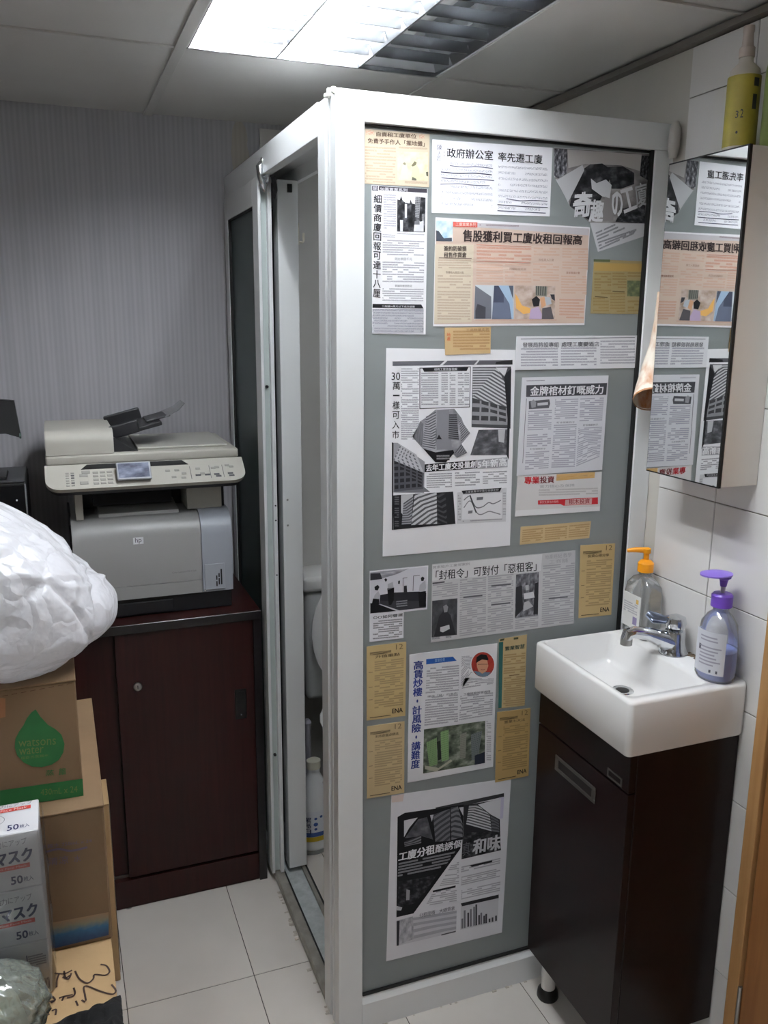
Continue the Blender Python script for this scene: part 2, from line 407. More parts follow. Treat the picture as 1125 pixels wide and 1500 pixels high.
# door on the right-hand wall
d = thing('door_1', (.74, -.85, 0), 'orange brown wooden door in a tan frame beside the basin cabinet', 'door'); d['kind'] = 'structure'
B(.722, .7448, -.428, -.3985, 0, 2.08, bev=.002).build('frame_post', M_dframe, d)
B(.722, .7448, -1.32, -1.29, 0, 2.08, bev=.002).build('frame_post', M_dframe, d)
B(.722, .7448, -1.29, -.428, 2.05, 2.08, bev=.002).build('frame_head', M_dframe, d)
B(.731, .7448, -1.287, -.431, .006, 2.047, bev=.002).build('door_leaf', M_door, d)
for z in (.22, 1.05, 1.85):
    h = MB().tube([(.727, -.4295, z-.045), (.727, -.4295, z+.045)], .0045, 10).build('hinge', M_steel, d, smooth=True)
MB().tube([(.731, -1.22, 1.0), (.69, -1.22, 1.0), (.685, -1.2, 1.0), (.685, -1.12, 1.0)], .008).build('door_handle', M_steel, d, smooth=True)

# ================================================================== THE CUBICLE
cb = thing('toilet_cubicle', (.37, .02, 0), 'white aluminium cubicle frame with a frosted panel covered in news clippings', 'cubicle')
X1, X2, Z0, Z1, H = .056, .6987, .0836, 1.9473, 2.0
B(0, X1, 0, .032, 0, H, bev=.0015).build('corner_post', M_alu, cb)
B(X1+.0003, XR-.001, 0, .032, Z1, H, bev=.0015).build('top_rail', M_alu, cb)
B(X2, XR-.001, 0, .032, Z0, Z1-.0003, bev=.0015).build('side_stile', M_alu, cb)
MB().prism([(0, 0), (.03, 0), (.03, Z0), (.010, Z0), (0, Z0-.017)], 'x', X1+.0003, XR-.001).build('bottom_rail', M_alu, cb)
mbp = MB()
B(X1+.001, X2-.001, .0125, .018, Z0+.001, Z1-.001).build('glass_pane', M_frost, cb)
g = MB()
g.box(X1+.0005, X1+.003, .009, .0124, Z0, Z1).box(X2-.007, X2-.0005, .004, .0124, Z0, Z1).box(X1+.003, X2-.007, .009, .0124, Z1-.005, Z1-.0005).box(X1+.003, X2-.007, .006, .0124, Z0+.0005, Z0+.006)
g.build('gasket', M_gasket, cb)
# side jamb with its long ribs
B(.006, .05, .0325, .044, 0, H-.002).build('jamb_channel', mat('grey aluminium channel', (176, 178, 180), .35), cb)
B(.002, .05, .0445, .056, 0, H-.004, bev=.002).build('jamb_rib', M_alu, cb)
B(.007, .05, .0565, .066, 0, H-.004).build('jamb_channel', MATS['grey aluminium channel'], cb)
B(0, .05, .0665, .112, 0, H-.003, bev=.002).build('jamb', M_alu, cb)
# side header, its slot, and the floor track
B(0, .022, .1125, YB-.002, 1.938, H, bev=.0015).build('side_header', M_alu, cb)
B(.0225, .1, .1125, YB-.002, 1.965, H).build('side_header', M_alu, cb)
B(.094, .106, .1125, YB-.002, 1.932, 1.9648).build('header_lip', M_alu, cb)
B(0, .026, .1125, YB-.002, 0, .026, bev=.004).build('sill_rail', M_alud, cb)
B(.0263, .032, .1125, YB-.002, 0, .018).build('sill_groove', M_gasket, cb)
B(.0323, .082, .1125, YB-.002, 0, .010).build('sill_bed', mat('dusty pale sill', (178, 184, 184), .6, var=.2, vscale=50), cb)
B(.0823, .092, .1125, YB-.002, 0, .020).build('sill_rail', M_alud, cb)
B(.0923, .099, .1125, YB-.002, 0, .016).build('sill_groove', M_gasket, cb)
# torn rubber and filler lumps at the top of the corner post
mb = MB()
for k in range(9):
    a = (-.004+random.random()*.012, .004+random.random()*.05, 1.994+random.random()*.010)
    mb.box(a[0]-.003, a[0]+.004, a[1]-.004, a[1]+.004, a[2]-.004, a[2]+.003, bev=.001, seg=1)
mb.build('sealant', mat('old white sealant', (205, 204, 198), .7), cb)
mb = MB()
for k in range(26):
    y = .0+random.random()*.62; s = .0008+random.random()*.0022
    mb.box(-.004-s-random.random()*.006, -.0005, y-s*1.6, y+s*1.6, 0.0003, s*.9, bev=s*.25, seg=1)
for k in range(16):
    x = .0+random.random()*.7; s = .001+random.random()*.002
    mb.box(x-s*2, x+s*2, -.003-s, -.0005, 0.0003, s*.8, bev=s*.2, seg=1)
o = mb.build('mortar_crumbs', mat('stained mortar', (190, 182, 170), .9, var=.3, vscale=60), cb); o['kind'] = 'stuff'

# folding leaf pushed to the far end, beside the printer
lf = thing('folding_door_leaf', (.008, .8, .03), 'folded cubicle door leaf with dark frosted glass beside the printer', 'door leaf', 'cubicle door leaves')
za, zb_ = .03, 1.936
B(-.010, -.002, .59, .648, za, zb_, bev=.001, seg=1).build('stile_cheek', M_alu, lf)
B(.014, .024, .586, .648, za, zb_, bev=.001, seg=1).build('stile_cheek', M_alu, lf)
B(-.0018, .0138, .602, .648, za, zb_-.004).build('stile_web', mat('pale green grey extrusion', (186, 196, 194), .35), lf)
B(-.010, .024, .972, 1.016, za, zb_, bev=.001, seg=1).build('stile', M_alu, lf)
B(-.010, .024, .6485, .9715, zb_-.062, zb_, bev=.001, seg=1).build('top_rail', M_alu, lf)
B(-.010, .024, .6485, .9715, za, za+.07, bev=.001, seg=1).build('bottom_rail', M_alu, lf)
B(.0, .006, .6486, .9714, za+.0702, zb_-.0622).build('glass_pane', M_frost2, lf)
mb = MB().box(-.008, -.0002, .6487, .653, za+.0703, zb_-.0623).box(-.008, -.0002, .653, .9713, zb_-.067, zb_-.0623)
mb.box(-.008, -.0002, .967, .9713, za+.0703, zb_-.067); mb.build('gasket', M_gasket, lf)
for z in (1.43, .40): MB().lathe([(.004, 0), (.004, .006)], (0, 0, 0), 10).tf(Matrix.Translation((.006, .6016, z)) @ Matrix.Rotation(math.pi/2, 4, 'X')).build('bolt_hole', M_black, lf)
for z in (1.12, 1.08, .93): MB().lathe([(.0022, 0), (.0022, .001)], (0, 0, 0), 8).tf(Matrix.Translation((.019, .586, z)) @ Matrix.Rotation(math.pi/2, 4, 'X')).build('screw', M_dgrey, lf)
lb = thing('folding_door_leaf', (.07, .8, .03), 'inner folded cubicle door leaf, wide white stile with a small hook', 'door leaf', 'cubicle door leaves')
B(.043, .096, .602, .65, .026, 1.934, bev=.0015).build('stile', M_alu, lb)
B(.05, .090, .96, 1.0, .026, 1.93, bev=.0015).build('stile', M_alu, lb)
B(.05, .090, .6505, .9595, 1.88, 1.93).build('top_rail', M_alu, lb)
B(.05, .090, .6505, .9595, .026, .09).build('bottom_rail', M_alu, lb)
B(.064, .070, .6505, .9595, .0905, 1.8795).build('glass_pane', M_frost2, lb)
MB().tube([(.0965, .612, 1.79), (.109, .612, 1.789), (.1115, .612, 1.793), (.1115, .612, 1.812)], .0028).build('hook', mat('cream plastic', (228, 222, 205), .4), lb, smooth=True)
B(.0964, .0985, .604, .62, 1.782, 1.835, bev=.001, seg=1).build('hook_plate', MATS['cream plastic'], lb)
B(.068, .080, .598, .6018, 1.905, 1.925, bev=.001).build('stop_block', M_black, lb)
for z in (1.13, 1.06): MB().lathe([(.003, 0), (.002, .002)], (0, 0, 0), 8).tf(Matrix.Translation((.056, .602, z)) @ Matrix.Rotation(math.pi/2, 4, 'X')).build('screw', M_steel, lb)
hk = thing('roller_hanger', (.006, .58, 1.92), 'bent chrome roller hanger at the top of the folded cubicle door', 'bracket')
MB().tube([(.000, .576, 1.965), (-.006, .572, 1.955), (-.006, .57, 1.935), (.002, .572, 1.915), (.006, .576, 1.90)], [.007, .010, .008, .010, .005]).build('arm', M_chrome, hk, smooth=True)
MB().tube([(.008, .574, 1.962), (.012, .570, 1.945), (.010, .57, 1.925), (.004, .574, 1.905)], [.005, .007, .006, .005]).build('arm', M_chrome, hk, smooth=True)
MB().lathe([(.010, -.006), (.011, 0), (.010, .006)], n=16).tf(Matrix.Translation((.004, .574, 1.968)) @ Matrix.Rotation(math.pi/2, 4, 'Y')).build('wheel', M_steel, hk, smooth=True)
MB().tube([(.026, .575, 1.935), (.030, .574, 1.915), (.034, .578, 1.905), (.03, .58, 1.885)], [.005, .006, .004, .003]).build('latch', M_dgrey, hk, smooth=True)

# inside the cubicle
struct(B(.107, XR-.001, YB-.012, YB-.001, 0, 2.14).build('wall_cubicle', mat('cubicle wall paint', (205, 203, 200), .35)))
tl = thing('toilet', (.35, .82, 0), 'white toilet with raised lid inside the cubicle', 'toilet')
B(.185, .50, .90, 1.04, .40, .765, bev=.02, seg=3).build('cistern', mat('grey white ceramic', (205, 206, 206), .15), tl, smooth=True)
B(.176, .51, .892, 1.044, .7655, .815, bev=.014, seg=3).build('cistern_lid', M_ceram, tl, smooth=True)
MB().loops([[(.36+rx*math.cos(a), .70+dy+ry*math.sin(a), z) for a in [2*math.pi*k/28 for k in range(28)]] for rx, ry, dy, z in ((.10, .17, .06, 0), (.095, .15, .06, .12), (.13, .18, .03, .28), (.175, .215, 0, .385), (.18, .22, 0, .40), (.14, .175, 0, .40), (.11, .13, .02, .30), (.05, .06, .05, .22))]).build('bowl', M_ceram, tl, smooth=True)
def oval(n, rx, ry): return [(rx*math.cos(2*math.pi*k/n), ry*math.sin(2*math.pi*k/n)) for k in range(n)]
mbl = MB().loops([[(x, y, z) for x, y in oval(28, .175*s, .205*s)] for s, z in ((.94, -.006), (1, 0), (1, .008), (.93, .014))])
mbl.tf(Matrix.Translation((.366, .862, .635)) @ Matrix.Rotation(math.radians(83), 4, 'X')).build('lid', M_ceram, tl, smooth=True)
bo = thing('bleach_bottle', (.155, .708, 0), 'white bleach bottle with blue and yellow label inside the cubicle doorway', 'bottle')
MB().lathe([(.034, .012), (.040, .018), (.041, .03), (.041, .15), (.038, .19), (.026, .225), (.016, .245), (.0155, .262)], (.15, .705, 0), 24, 1, .8).build('body', mat('white plastic', (228, 230, 232), .35), bo, smooth=True)
MB().lathe([(.036, 0), (.038, .004), (.038, .012)], (.15, .705, 0), 24, 1, .8).build('base', mat('grey plastic base', (150, 152, 152), .4), bo, smooth=True)
MB().lathe([(.0185, .262), (.0185, .285), (.014, .288)], (.15, .705, 0), 18).build('cap', mat('off white cap', (225, 222, 205), .4), bo, smooth=True)
MB().tube([(.172, .69, .225), (.186, .685, .215), (.190, .684, .18), (.184, .685, .15)], .008).build('handle', MATS['white plastic'], bo, smooth=True)
lbm = MB().lathe([(.0416, .045), (.0416, .14)], (.15, .705, 0), 24, 1, .8, False, False); lab = lbm.build('label', mat('pale label', (222, 224, 230), .4), bo, smooth=True)
MB().lathe([(.0419, .045), (.0419, .06)], (.15, .705, 0), 24, 1, .8, False, False).build('label_band', mat('yellow print', (206, 176, 40), .5), lab, smooth=True)
MB().lathe([(.0419, .0605), (.0419, .074)], (.15, .705, 0), 24, 1, .8, False, False).build('label_band', mat('blue print', (52, 84, 150), .5), lab, smooth=True)
def on_bottle(px, py):      # a point on the label facing the doorway
    a = math.radians(-90+px); return Vector((.15+.0425*math.cos(a), .705+.0425*.8*math.sin(a), py))
mbd = MB()
for ax, z, r in ((-5, .10, .006), (-5, .118, .004), (-5, .085, .004), (15, .122, .004)):
    mbd.add([on_bottle(ax+math.degrees(r/.042)*math.cos(t), z+r*math.sin(t)) for t in [2*math.pi*k/12 for k in range(12)]], [tuple(range(12))])
mbd.build('dots', MATS['blue print'], lab)
mbd = MB()
for ch, z in (('潔', .116), ('亮', .098), ('白', .080)):
    text_mb(mbd, ch, [(-52, z+.008), (-22, z+.008), (-22, z-.008), (-52, z-.008)], on_bottle, .02)
mbd.build('lettering', mat('navy print', (38, 42, 96), .5), lab)
bo.scale = (1.18, 1.0, 1.06)
br = thing('toilet_brush', (.158, .80, 0), 'grey lidded brush pot behind the bleach bottle', 'brush')
MB().lathe([(.04, 0), (.044, .01), (.038, .16), (.036, .165)], (.158, .80, 0), 20).build('pot', mat('smoke grey plastic', (120, 122, 128), .4), br, smooth=True)
MB().lathe([(.03, .165), (.012, .2), (.010, .36), (.013, .38), (.006, .39)], (.158, .80, 0), 16).build('handle', mat('lilac grey plastic', (176, 174, 186), .4), br, smooth=True)

# ================================================================== BASIN CORNER
BX, BY0, BY1, BZ, BZ2, WT = .4556, -.014, -.3594, .9035, .7912, .7365
vn = thing('vanity_cabinet', (.6, -.185, 0), 'dark espresso vanity cabinet on short feet under the white basin', 'cabinet')
VX = .472; VY0, VY1 = -.022, -.350
B(VX+.018, WT-.002, VY1, VY0, .118, BZ2-.0005, bev=.001, seg=1).build('carcass', M_esp, vn)
dr = B(VX, VX+.0175, VY1, VY0, .118, .705, bev=.0012, seg=1).build('door', M_esp, vn)
B(VX, VX+.0175, VY1, VY0, .709, BZ2-.001, bev=.0012, seg=1).build('top_panel', M_esp, vn)
mb = MB(); z0, z1, y0, y1 = .632, .668, -.250, -.100; xf = VX-.003
for a, c, e, f_ in ((y0, y1, z1-.008, z1), (y0, y1, z0, z0+.008), (y0, y0+.012, z0+.008, z1-.008), (y1-.012, y1, z0+.008, z1-.008)): mb.box(xf, VX-.0002, a, c, e, f_, bev=.0006, seg=1)
hd = mb.build('handle', mat('dull steel handle', (112, 110, 106), .4, metal=.85), dr)
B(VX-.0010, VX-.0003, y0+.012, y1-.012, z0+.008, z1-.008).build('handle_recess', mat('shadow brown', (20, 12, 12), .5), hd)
mb = MB(); z0, z1, y0, y1 = .714, .732, -.331, -.284
for a, c, e, f_ in ((y0, y1, z1-.003, z1), (y0, y1, z0, z0+.003), (y0, y0+.004, z0+.003, z1-.003), (y1-.004, y1, z0+.003, z1-.003)): mb.box(xf+.001, VX-.0002, a, c, e, f_)
mb.build('badge', MATS['dull steel handle'], vn)
for fx, fy in ((.51, -.062), (.51, -.315), (.70, -.062), (.70, -.315)):
    ft = MB().lathe([(.017, .028), (.017, .1175)], (fx, fy, 0), 18).build('foot', M_white, vn, smooth=True)
    MB().lathe([(.024, 0), (.026, .004), (.024, .02), (.018, .0279)], (fx, fy, 0), 18).build('foot_pad', M_black, ft, smooth=True)
def RR(i, z, r): return rrect(BX+i, WT-i*.15, BY1+i, BY0-i, r, z)
ix0, ix1, iy0, iy1 = BX+.017, .657, BY1+.030, BY0-.010
bs = thing('wash_basin', (.6, -.185, BZ2), 'white rectangular ceramic wash basin on the dark vanity cabinet', 'basin')
mb = MB().loops([RR(.004, BZ2, .010), RR(0, BZ2+.006, .012), RR(0, BZ-.006, .012), RR(.002, BZ-.002, .011), RR(.006, BZ, .009),
                 rrect(ix0-.004, ix1+.004, iy0-.004, iy1+.004, .018, BZ), rrect(ix0, ix1, iy0, iy1, .016, BZ-.005),
                 rrect(ix0+.003, ix1-.008, iy0+.006, iy1-.005, .018, BZ-.058), rrect(ix0+.006, ix1-.013, iy0+.010, iy1-.008, .02, BZ-.067), rrect(ix0+.014, ix1-.022, iy0+.018, iy1-.016, .022, BZ-.0725), rrect(ix0+.03, ix1-.04, iy0+.04, iy1-.035, .03, BZ-.075)])
mb.build('bowl', M_ceram, bs, smooth=True, ang=50)
dc = (.585, -.165, BZ-.0748)
MB().lathe([(.024, 0), (.022, .002), (.016, .0008), (.004, .0006)], dc, 20).build('drain', M_chrome, bs, smooth=True)
MB().lathe([(.0145, .0011), (.003, .0012)], dc, 16).build('plug_hole', M_black, bs)
# tap
fa = thing('tap', (.70, -.178, BZ), 'chrome lever tap standing on the basin ledge', 'tap')
MB().lathe([(.031, .0002), (.031, .004), (.026, .012), (.022, .03), (.023, .045), (.020, .052), (.012, .056)], (.70, -.178, BZ), 24).build('body', M_chrome, fa, smooth=True)
MB().tube([(.70, -.176, BZ+.022), (.672, -.172, BZ+.034), (.638, -.167, BZ+.047), (.604, -.163, BZ+.054), (.590, -.162, BZ+.050), (.588, -.162, BZ+.040)], [.024, .020, .014, .0125, .013, .012], 16).build('spout', M_chrome, fa, smooth=True)
MB().lathe([(.0125, -.012), (.0125, 0), (.011, .001)], (.588, -.162, BZ+.040), 16).build('aerator', M_steel, fa, smooth=True)
MB().lathe([(.008, 0), (.020, .004), (.023, .014), (.020, .026), (.008, .031)], (.70, -.178, BZ+.055), 20).build('lever_cap', M_chrome, fa, smooth=True)
mb = MB().tube([(.695, -.175, BZ+.074), (.680, -.165, BZ+.073), (.664, -.152, BZ+.075), (.652, -.142, BZ+.084)], [.011, .009, .013, .007], 12)
mb.build('lever', mat('chrome with painted blue reflection', (150, 160, 185), .15, metal=.9), fa, smooth=True)  # chrome lever; the bluish reflection is put into its colour
MB().tube([(.724, -.178, BZ+.0002), (.724, -.178, BZ+.03)], .004).build('pop_up_rod', M_steel, fa, smooth=True)
# pump bottles
M_clear = clear_mat('clear plastic', (240, 242, 244), .3, .14)
ob = thing('pump_bottle', (.702, -.062, BZ), 'clear flat pump bottle with an orange pump beside the cubicle stile', 'bottle')
cx, cy = .702, -.064
MB().loops([rrect(cx-.024*s, cx+.024*s, cy-.043*t, cy+.043*t, .012*s, BZ+z) for s, t, z in ((.85, .92, .0006), (1, 1, .006), (1, 1, .10), (.9, .92, .12), (.6, .6, .136), (.38, .3, .142), (.38, .3, .15))]).build('body', M_clear, ob, smooth=True)
B(cx-.0262, cx-.0245, cy-.024, cy+.036, BZ+.02, BZ+.098, bev=.0004, seg=1).build('label', mat('white label', (228, 228, 226), .5), ob)
pm = mat('orange pump plastic', (240, 156, 20), .35)
MB().lathe([(.0175, .1505), (.0175, .170), (.012, .176), (.006, .178), (.006, .192), (.009, .193), (.009, .203)], (cx, cy, BZ), 20).build('pump_collar', pm, ob, smooth=True)
MB().tube([(cx+.004, cy-.002, BZ+.199), (cx-.02, cy+.012, BZ+.199), (cx-.036, cy+.022, BZ+.196)], [.007, .006, .004]).build('nozzle', pm, ob, smooth=True)
lm = bpy.data.objects[ob.children[1].name]
MB().box(cx-.0268, cx-.0263, cy-.016, cy-.002, BZ+.030, BZ+.048).build('label_mark', mat('lilac print', (150, 140, 180), .5), lm)
MB().box(cx-.0268, cx-.0263, cy-.018, cy-.010, BZ+.080, BZ+.090).build('label_mark', mat('gold print', (206, 170, 90), .5), lm)
def xq(mb, x, y0, y1, z0, z1, nu, nv):
    return mb.add([(x, y1, z1), (x, y0, z1), (x, y0, z0), (x, y1, z0)], [(0, 1, 2, 3)], [[(0, 0), (nu, 0), (nu, nv), (0, nv)]])
xq(MB(), cx-.02665, cy-.016, cy+.032, BZ+.052, BZ+.078, 16, 5).build('label_text', print_text((228, 228, 226), (150, 150, 160)), lm)
pb = thing('pump_bottle', (.692, -.312, BZ), 'clear soap bottle with a purple pump and blue soap at the basin corner', 'bottle')
cx, cy = .692, -.312
def ring(s, t, z): return [(cx+.036*s*math.cos(a), cy+.042*t*math.sin(a), BZ+z) for a in [2*math.pi*k/28 for k in range(28)]]
MB().loops([ring(s, t, z) for s, t, z in ((.9, .9, .0006), (1, 1, .008), (1.02, 1.02, .05), (.96, .98, .09), (.86, .9, .115), (.6, .62, .132), (.42, .36, .14), (.42, .36, .15))]).build('body', M_clear, pb, smooth=True)
MB().loops([ring(s, t, z) for s, t, z in ((.85, .85, .004), (.94, .94, .010), (.96, .96, .05), (.95, .96, .063))]).build('soap', mat('blue liquid soap', (150, 172, 250), .3), pb, smooth=True)
lab = MB().loops([[(cx+.0378*math.cos(a), cy+.0438*math.sin(a), BZ+z) for a in [math.radians(150+95*k/12) for k in range(13)]] for z in (.018, .105)], False, False)
lab.f = [f for i, f in enumerate(lab.f) if i % 13 != 12]
lo = lab.build('label', mat('frosted white label', (214, 216, 224), .4), pb, smooth=True)
def on_soap(px, py): a = math.radians(px); return Vector((cx+.0383*math.cos(a), cy+.0443*math.sin(a), BZ+py))
mb = MB()
for z in [.095, .088, .074, .067, .060, .053, .046, .039]:
    w0 = 172+random.random()*3; w1 = 215+random.random()*22
    aa = [w0+(w1-w0)*k/8 for k in range(9)]
    mb.add([on_soap(q, z) for q in aa]+[on_soap(q, z-.003) for q in aa], [(k, k+1, k+10, k+9) for k in range(8)])
mb.build('label_text', mat('grey label print', (165, 165, 180), .5), lo)
MB().add([on_soap(168, .075), on_soap(176, .075), on_soap(176, .064), on_soap(168, .064)], [(0, 1, 2, 3)]).build('label_mark', mat('slate print', (90, 90, 104), .5), lo)
MB().add([on_soap(205, .028), on_soap(228, .028), on_soap(228, .022), on_soap(205, .022)], [(0, 1, 2, 3)]).build('label_mark', mat('slate print', (90, 90, 104), .5), lo)
pu = mat('purple pump plastic', (118, 78, 196), .35); pl_ = mat('pale purple plastic', (142, 116, 214), .35)
MB().lathe([(.0205, .1495), (.0205, .172), (.017, .176), (.007, .177)], (cx, cy, BZ), 22).build('pump_collar', pu, pb, smooth=True)
MB().lathe([(.0045, .177), (.0045, .192)], (cx, cy, BZ), 12).build('pump_stem', mat('clear stem', (205, 200, 215), .3), pb, smooth=True)
MB().lathe([(.006, .190), (.008, .203), (.014, .208)], (cx, cy, BZ), 16).build('pump_neck', pu, pb, smooth=True)
MB().loops([[(cx-.012+rx*math.cos(a), cy+.008+ry*math.sin(a), BZ+z) for a in [2*math.pi*k/24 for k in range(24)]] for rx, ry, z in ((.010, .010, .207), (.034, .026, .212), (.034, .026, .215), (.012, .010, .220))]).build('pump_head', pl_, pb, smooth=True)
# mould stains behind the tap
mb = MB()
for k in range(26):
    y = -.19-random.random()*.10; s = .0015+random.random()*.003
    mb.box(WT-.012-random.random()*.008, WT-.0016, y-s*1.5, y+s*1.5, BZ+.0003, BZ+.0008+s*.3)
o = mb.build('grime', mat('brown grime', (92, 76, 58), .9, var=.4, vscale=80), bs); o['kind'] = 'stuff'

# ------------------------------------------------------------------ mirror cabinet
mc = thing('mirror_cabinet', (.69, -.222, 1.2945), 'white wall cabinet with a mirror door above the basin', 'mirror')
MX, MY0, MY1, MZ0, MZ1 = .6413, -.1173, -.3264, 1.2945, 1.8966
B(MX+.008, WT, MY1, MY0, MZ0, MZ1, bev=.001, seg=1).build('body', mat('ivory cabinet board', (222, 219, 214), .35), mc)
dd_ = B(MX+.001, MX+.0075, MY1-.0005, MY0+.0005, MZ0-.001, MZ1+.001).build('door', M_gasket, mc)
B(MX-.0005, MX+.0006, MY1+.002, MY0-.002, MZ0+.002, MZ1-.002).build('mirror', M_mirror, dd_)
# bottles on top of it
yb = thing('spray_bottle', (.688, -.250, MZ1), 'yellow labelled spray bottle on top of the mirror cabinet', 'bottle')
cx, cy = .688, -.249
MB().lathe([(.024, .001), (.028, .005), (.028, .125), (.025, .14), (.013, .152), (.012, .16)], (cx, cy, MZ1), 26).build('body', mat('cloudy white plastic', (206, 200, 190), .4), yb, smooth=True)
lo = MB().lathe([(.0286, .01), (.0286, .128)], (cx, cy, MZ1), 26, 1, 1, False, False).build('label', mat('olive yellow label', (168, 154, 58), .45, var=.12, vscale=40), yb, smooth=True)
MB().lathe([(.0135, .1605), (.0135, .176), (.010, .18), (.0085, .2), (.0095, .202), (.0095, .212), (.004, .214)], (cx, cy, MZ1), 18).build('spray_cap', mat('pinkish cap', (200, 186, 178), .4), yb, smooth=True)
def on_spray(px, py): a = math.radians(px); return Vector((cx+.0291*math.cos(a), cy+.0291*math.sin(a), MZ1+py))
mb = MB()
text_mb(mb, '3', [(208, .068), (218, .068), (218, .056), (208, .056)], on_spray, .02); text_mb(mb, '2', [(224, .070), (234, .070), (234, .056), (224, .056)], on_spray, .02)
mb.add([on_spray(217+4*math.cos(t), .032+.0025*math.sin(t)) for t in [2*math.pi*k/10 for k in range(10)]], [tuple(range(10))])
for z0_, z1_, a0, a1 in ((.122, .108, 262, 285), (.095, .07, 262, 280)):
    mb.add([on_spray(a0+(a1-a0)*k/4, z0_) for k in range(5)]+[on_spray(a0+(a1-a0)*k/4, z1_) for k in range(5)], [(k, k+1, k+6, k+5) for k in range(4)])
mb.build('label_print', mat('dark label print', (44, 44, 52), .5), lo)
gb = thing('spray_bottle', (.705, -.305, MZ1), 'green bottle at the picture edge on top of the mirror cabinet', 'bottle')
MB().lathe([(.016, .001), (.018, .004), (.018, .13), (.016, .14), (.008, .15), (.008, .158)], (.708, -.304, MZ1), 22).build('body', mat('green plastic', (124, 136, 74), .35), gb, smooth=True)
MB().lathe([(.0105, .1585), (.0105, .185), (.007, .19)], (.708, -.304, MZ1), 16).build('cap', mat('yellow green cap', (170, 172, 92), .4), gb, smooth=True)
# the horn hanging beside it
hn = thing('horn', (.68, -.05, 1.42), 'rust stained white horn hanging beside the mirror cabinet', 'horn')
m_h = mat('rust stained white', (222, 208, 190), .6); ns, lk, b = nodes(m_h)
tc = ns.new('ShaderNodeTexCoord'); n_ = ns.new('ShaderNodeTexNoise'); n_.inputs['Scale'].default_value = 16; n_.inputs['Detail'].default_value = 6
mp_ = ns.new('ShaderNodeMapping'); mp_.inputs['Scale'].default_value = (2, 2, .8); lk.new(tc.outputs['Object'], mp_.inputs[0]); lk.new(mp_.outputs[0], n_.inputs['Vector'])
r_ = ns.new('ShaderNodeValToRGB'); e = r_.color_ramp.elements; e[0].position = .45; e[0].color = rgb(226, 216, 202); e[1].position = .68; e[1].color = rgb(186, 118, 62)
lk.new(n_.outputs['Fac'], r_.inputs['Fac']); lk.new(r_.outputs['Color'], b.inputs['Base Color'])
hp = [(.700, -.045, 1.66), (.699, -.046, 1.60), (.697, -.046, 1.55), (.691, -.047, 1.505), (.684, -.055, 1.465), (.672, -.075, 1.440)]
mb = MB().tube(hp, [.005, .008, .012, .020, .029, .036], 22, False)
mb.tube(list(reversed(hp)), [.034, .027, .018, .010, .006, .003], 22, False)
mb.build('bell', m_h, hn, smooth=True)
MB().tube([(.672, -.075, 1.440), (.6705, -.0775, 1.437)], [.0362, .0357], 22, False).build('rim', mat('brown rim', (168, 116, 72), .6), hn, smooth=True)
MB().tube([(.700, -.050, 1.655), (.700, -.051, 1.70), (.7365, -.052, 1.71)], .0018, 6).build('cord', mat('grey cord', (150, 146, 140), .8), hn, smooth=True)
# tape lump where the cubicle meets the wall
lu = MB().tube([(.728, -.018, 1.93), (.727, -.020, 1.95), (.728, -.02, 1.985), (.730, -.017, 2.0)], [.008, .012, .012, .007], 12).build('paper_roll', mat('grey white paper', (190, 186, 180), .7), None, smooth=True)
tag(lu, 'small pale rolled paper wedged between cubicle and tiled wall', 'paper')

# ================================================================== CABINET + PRINTER
CY, CZ = .615, .8253
cbn = thing('low_cabinet', (-.6, .83, 0), 'dark mahogany low cabinet with sliding doors under the printer', 'cabinet')
CX0, CX1 = -1.30, -.020
B(CX0, CX1, CY+.002, 1.05, CZ-.022, CZ, bev=.0015, seg=1).build('top', M_mah, cbn)
B(CX0, CX1, CY-.0025, CY+.0018, CZ-.024, CZ+.0008, bev=.001, seg=1).build('top_edging', mat('black edging', (26, 22, 24), .25), cbn)
B(CX1-.022, CX1, CY+.001, 1.048, .0, CZ-.0245).build('side_panel', MATS['black edging'], cbn)
B(CX0, CX0+.02, CY+.001, 1.048, .0, CZ-.0245).build('side_panel', MATS['black edging'], cbn)
B(CX0+.0205, CX1-.0225, 1.03, 1.048, .0, CZ-.0245).build('back_panel', M_mah, cbn)
B(CX0+.0205, CX1-.0225, CY+.006, CY+.024, 0.002, .085).build('plinth', M_mah, cbn)
B(CX0+.0205, CX1-.0225, CY+.0235, CY+.045, .0855, .093).build('door_track', M_steel, cbn)
d1 = B(-.404, CX1-.0228, CY+.006, CY+.022, .0935, CZ-.026, bev=.001, seg=1).build('door', M_mah, cbn)
B(CX0+.021, -.39, CY+.026, CY+.042, .0935, CZ-.026, bev=.001, seg=1).build('door', M_mah, cbn)
lk_ = MB().lathe([(.0115, 0), (.011, .005), (.007, .007)], n=18).tf(Matrix.Translation((-.353, CY+.0058, .652)) @ Matrix.Rotation(math.pi/2, 4, 'X')).build('lock', M_steel, d1, smooth=True)
B(-.3542, -.3518, CY-.0024, CY-.0012, .647, .657).build('keyhole', M_black, d1)
B(-.098, -.066, CY+.0035, CY+.0058, .515, .603, bev=.002).build('pull_plate', mat('black pull', (12, 11, 13), .3), d1)
B(-.092, -.072, CY+.0029, CY+.0034, .522, .596).build('pull_recess', mat('deep black', (4, 4, 5), .5), d1)
MB().lathe([(.003, 0), (.002, .002)], n=10).tf(Matrix.Translation((-.082, CY+.0028, .528)) @ Matrix.Rotation(math.pi/2, 4, 'X')).build('screw', M_chrome, d1)
MB().lathe([(.010, 0), (.010, .002)], (-.41, CY+.012, 0), 12).build('glide', M_steel, cbn)

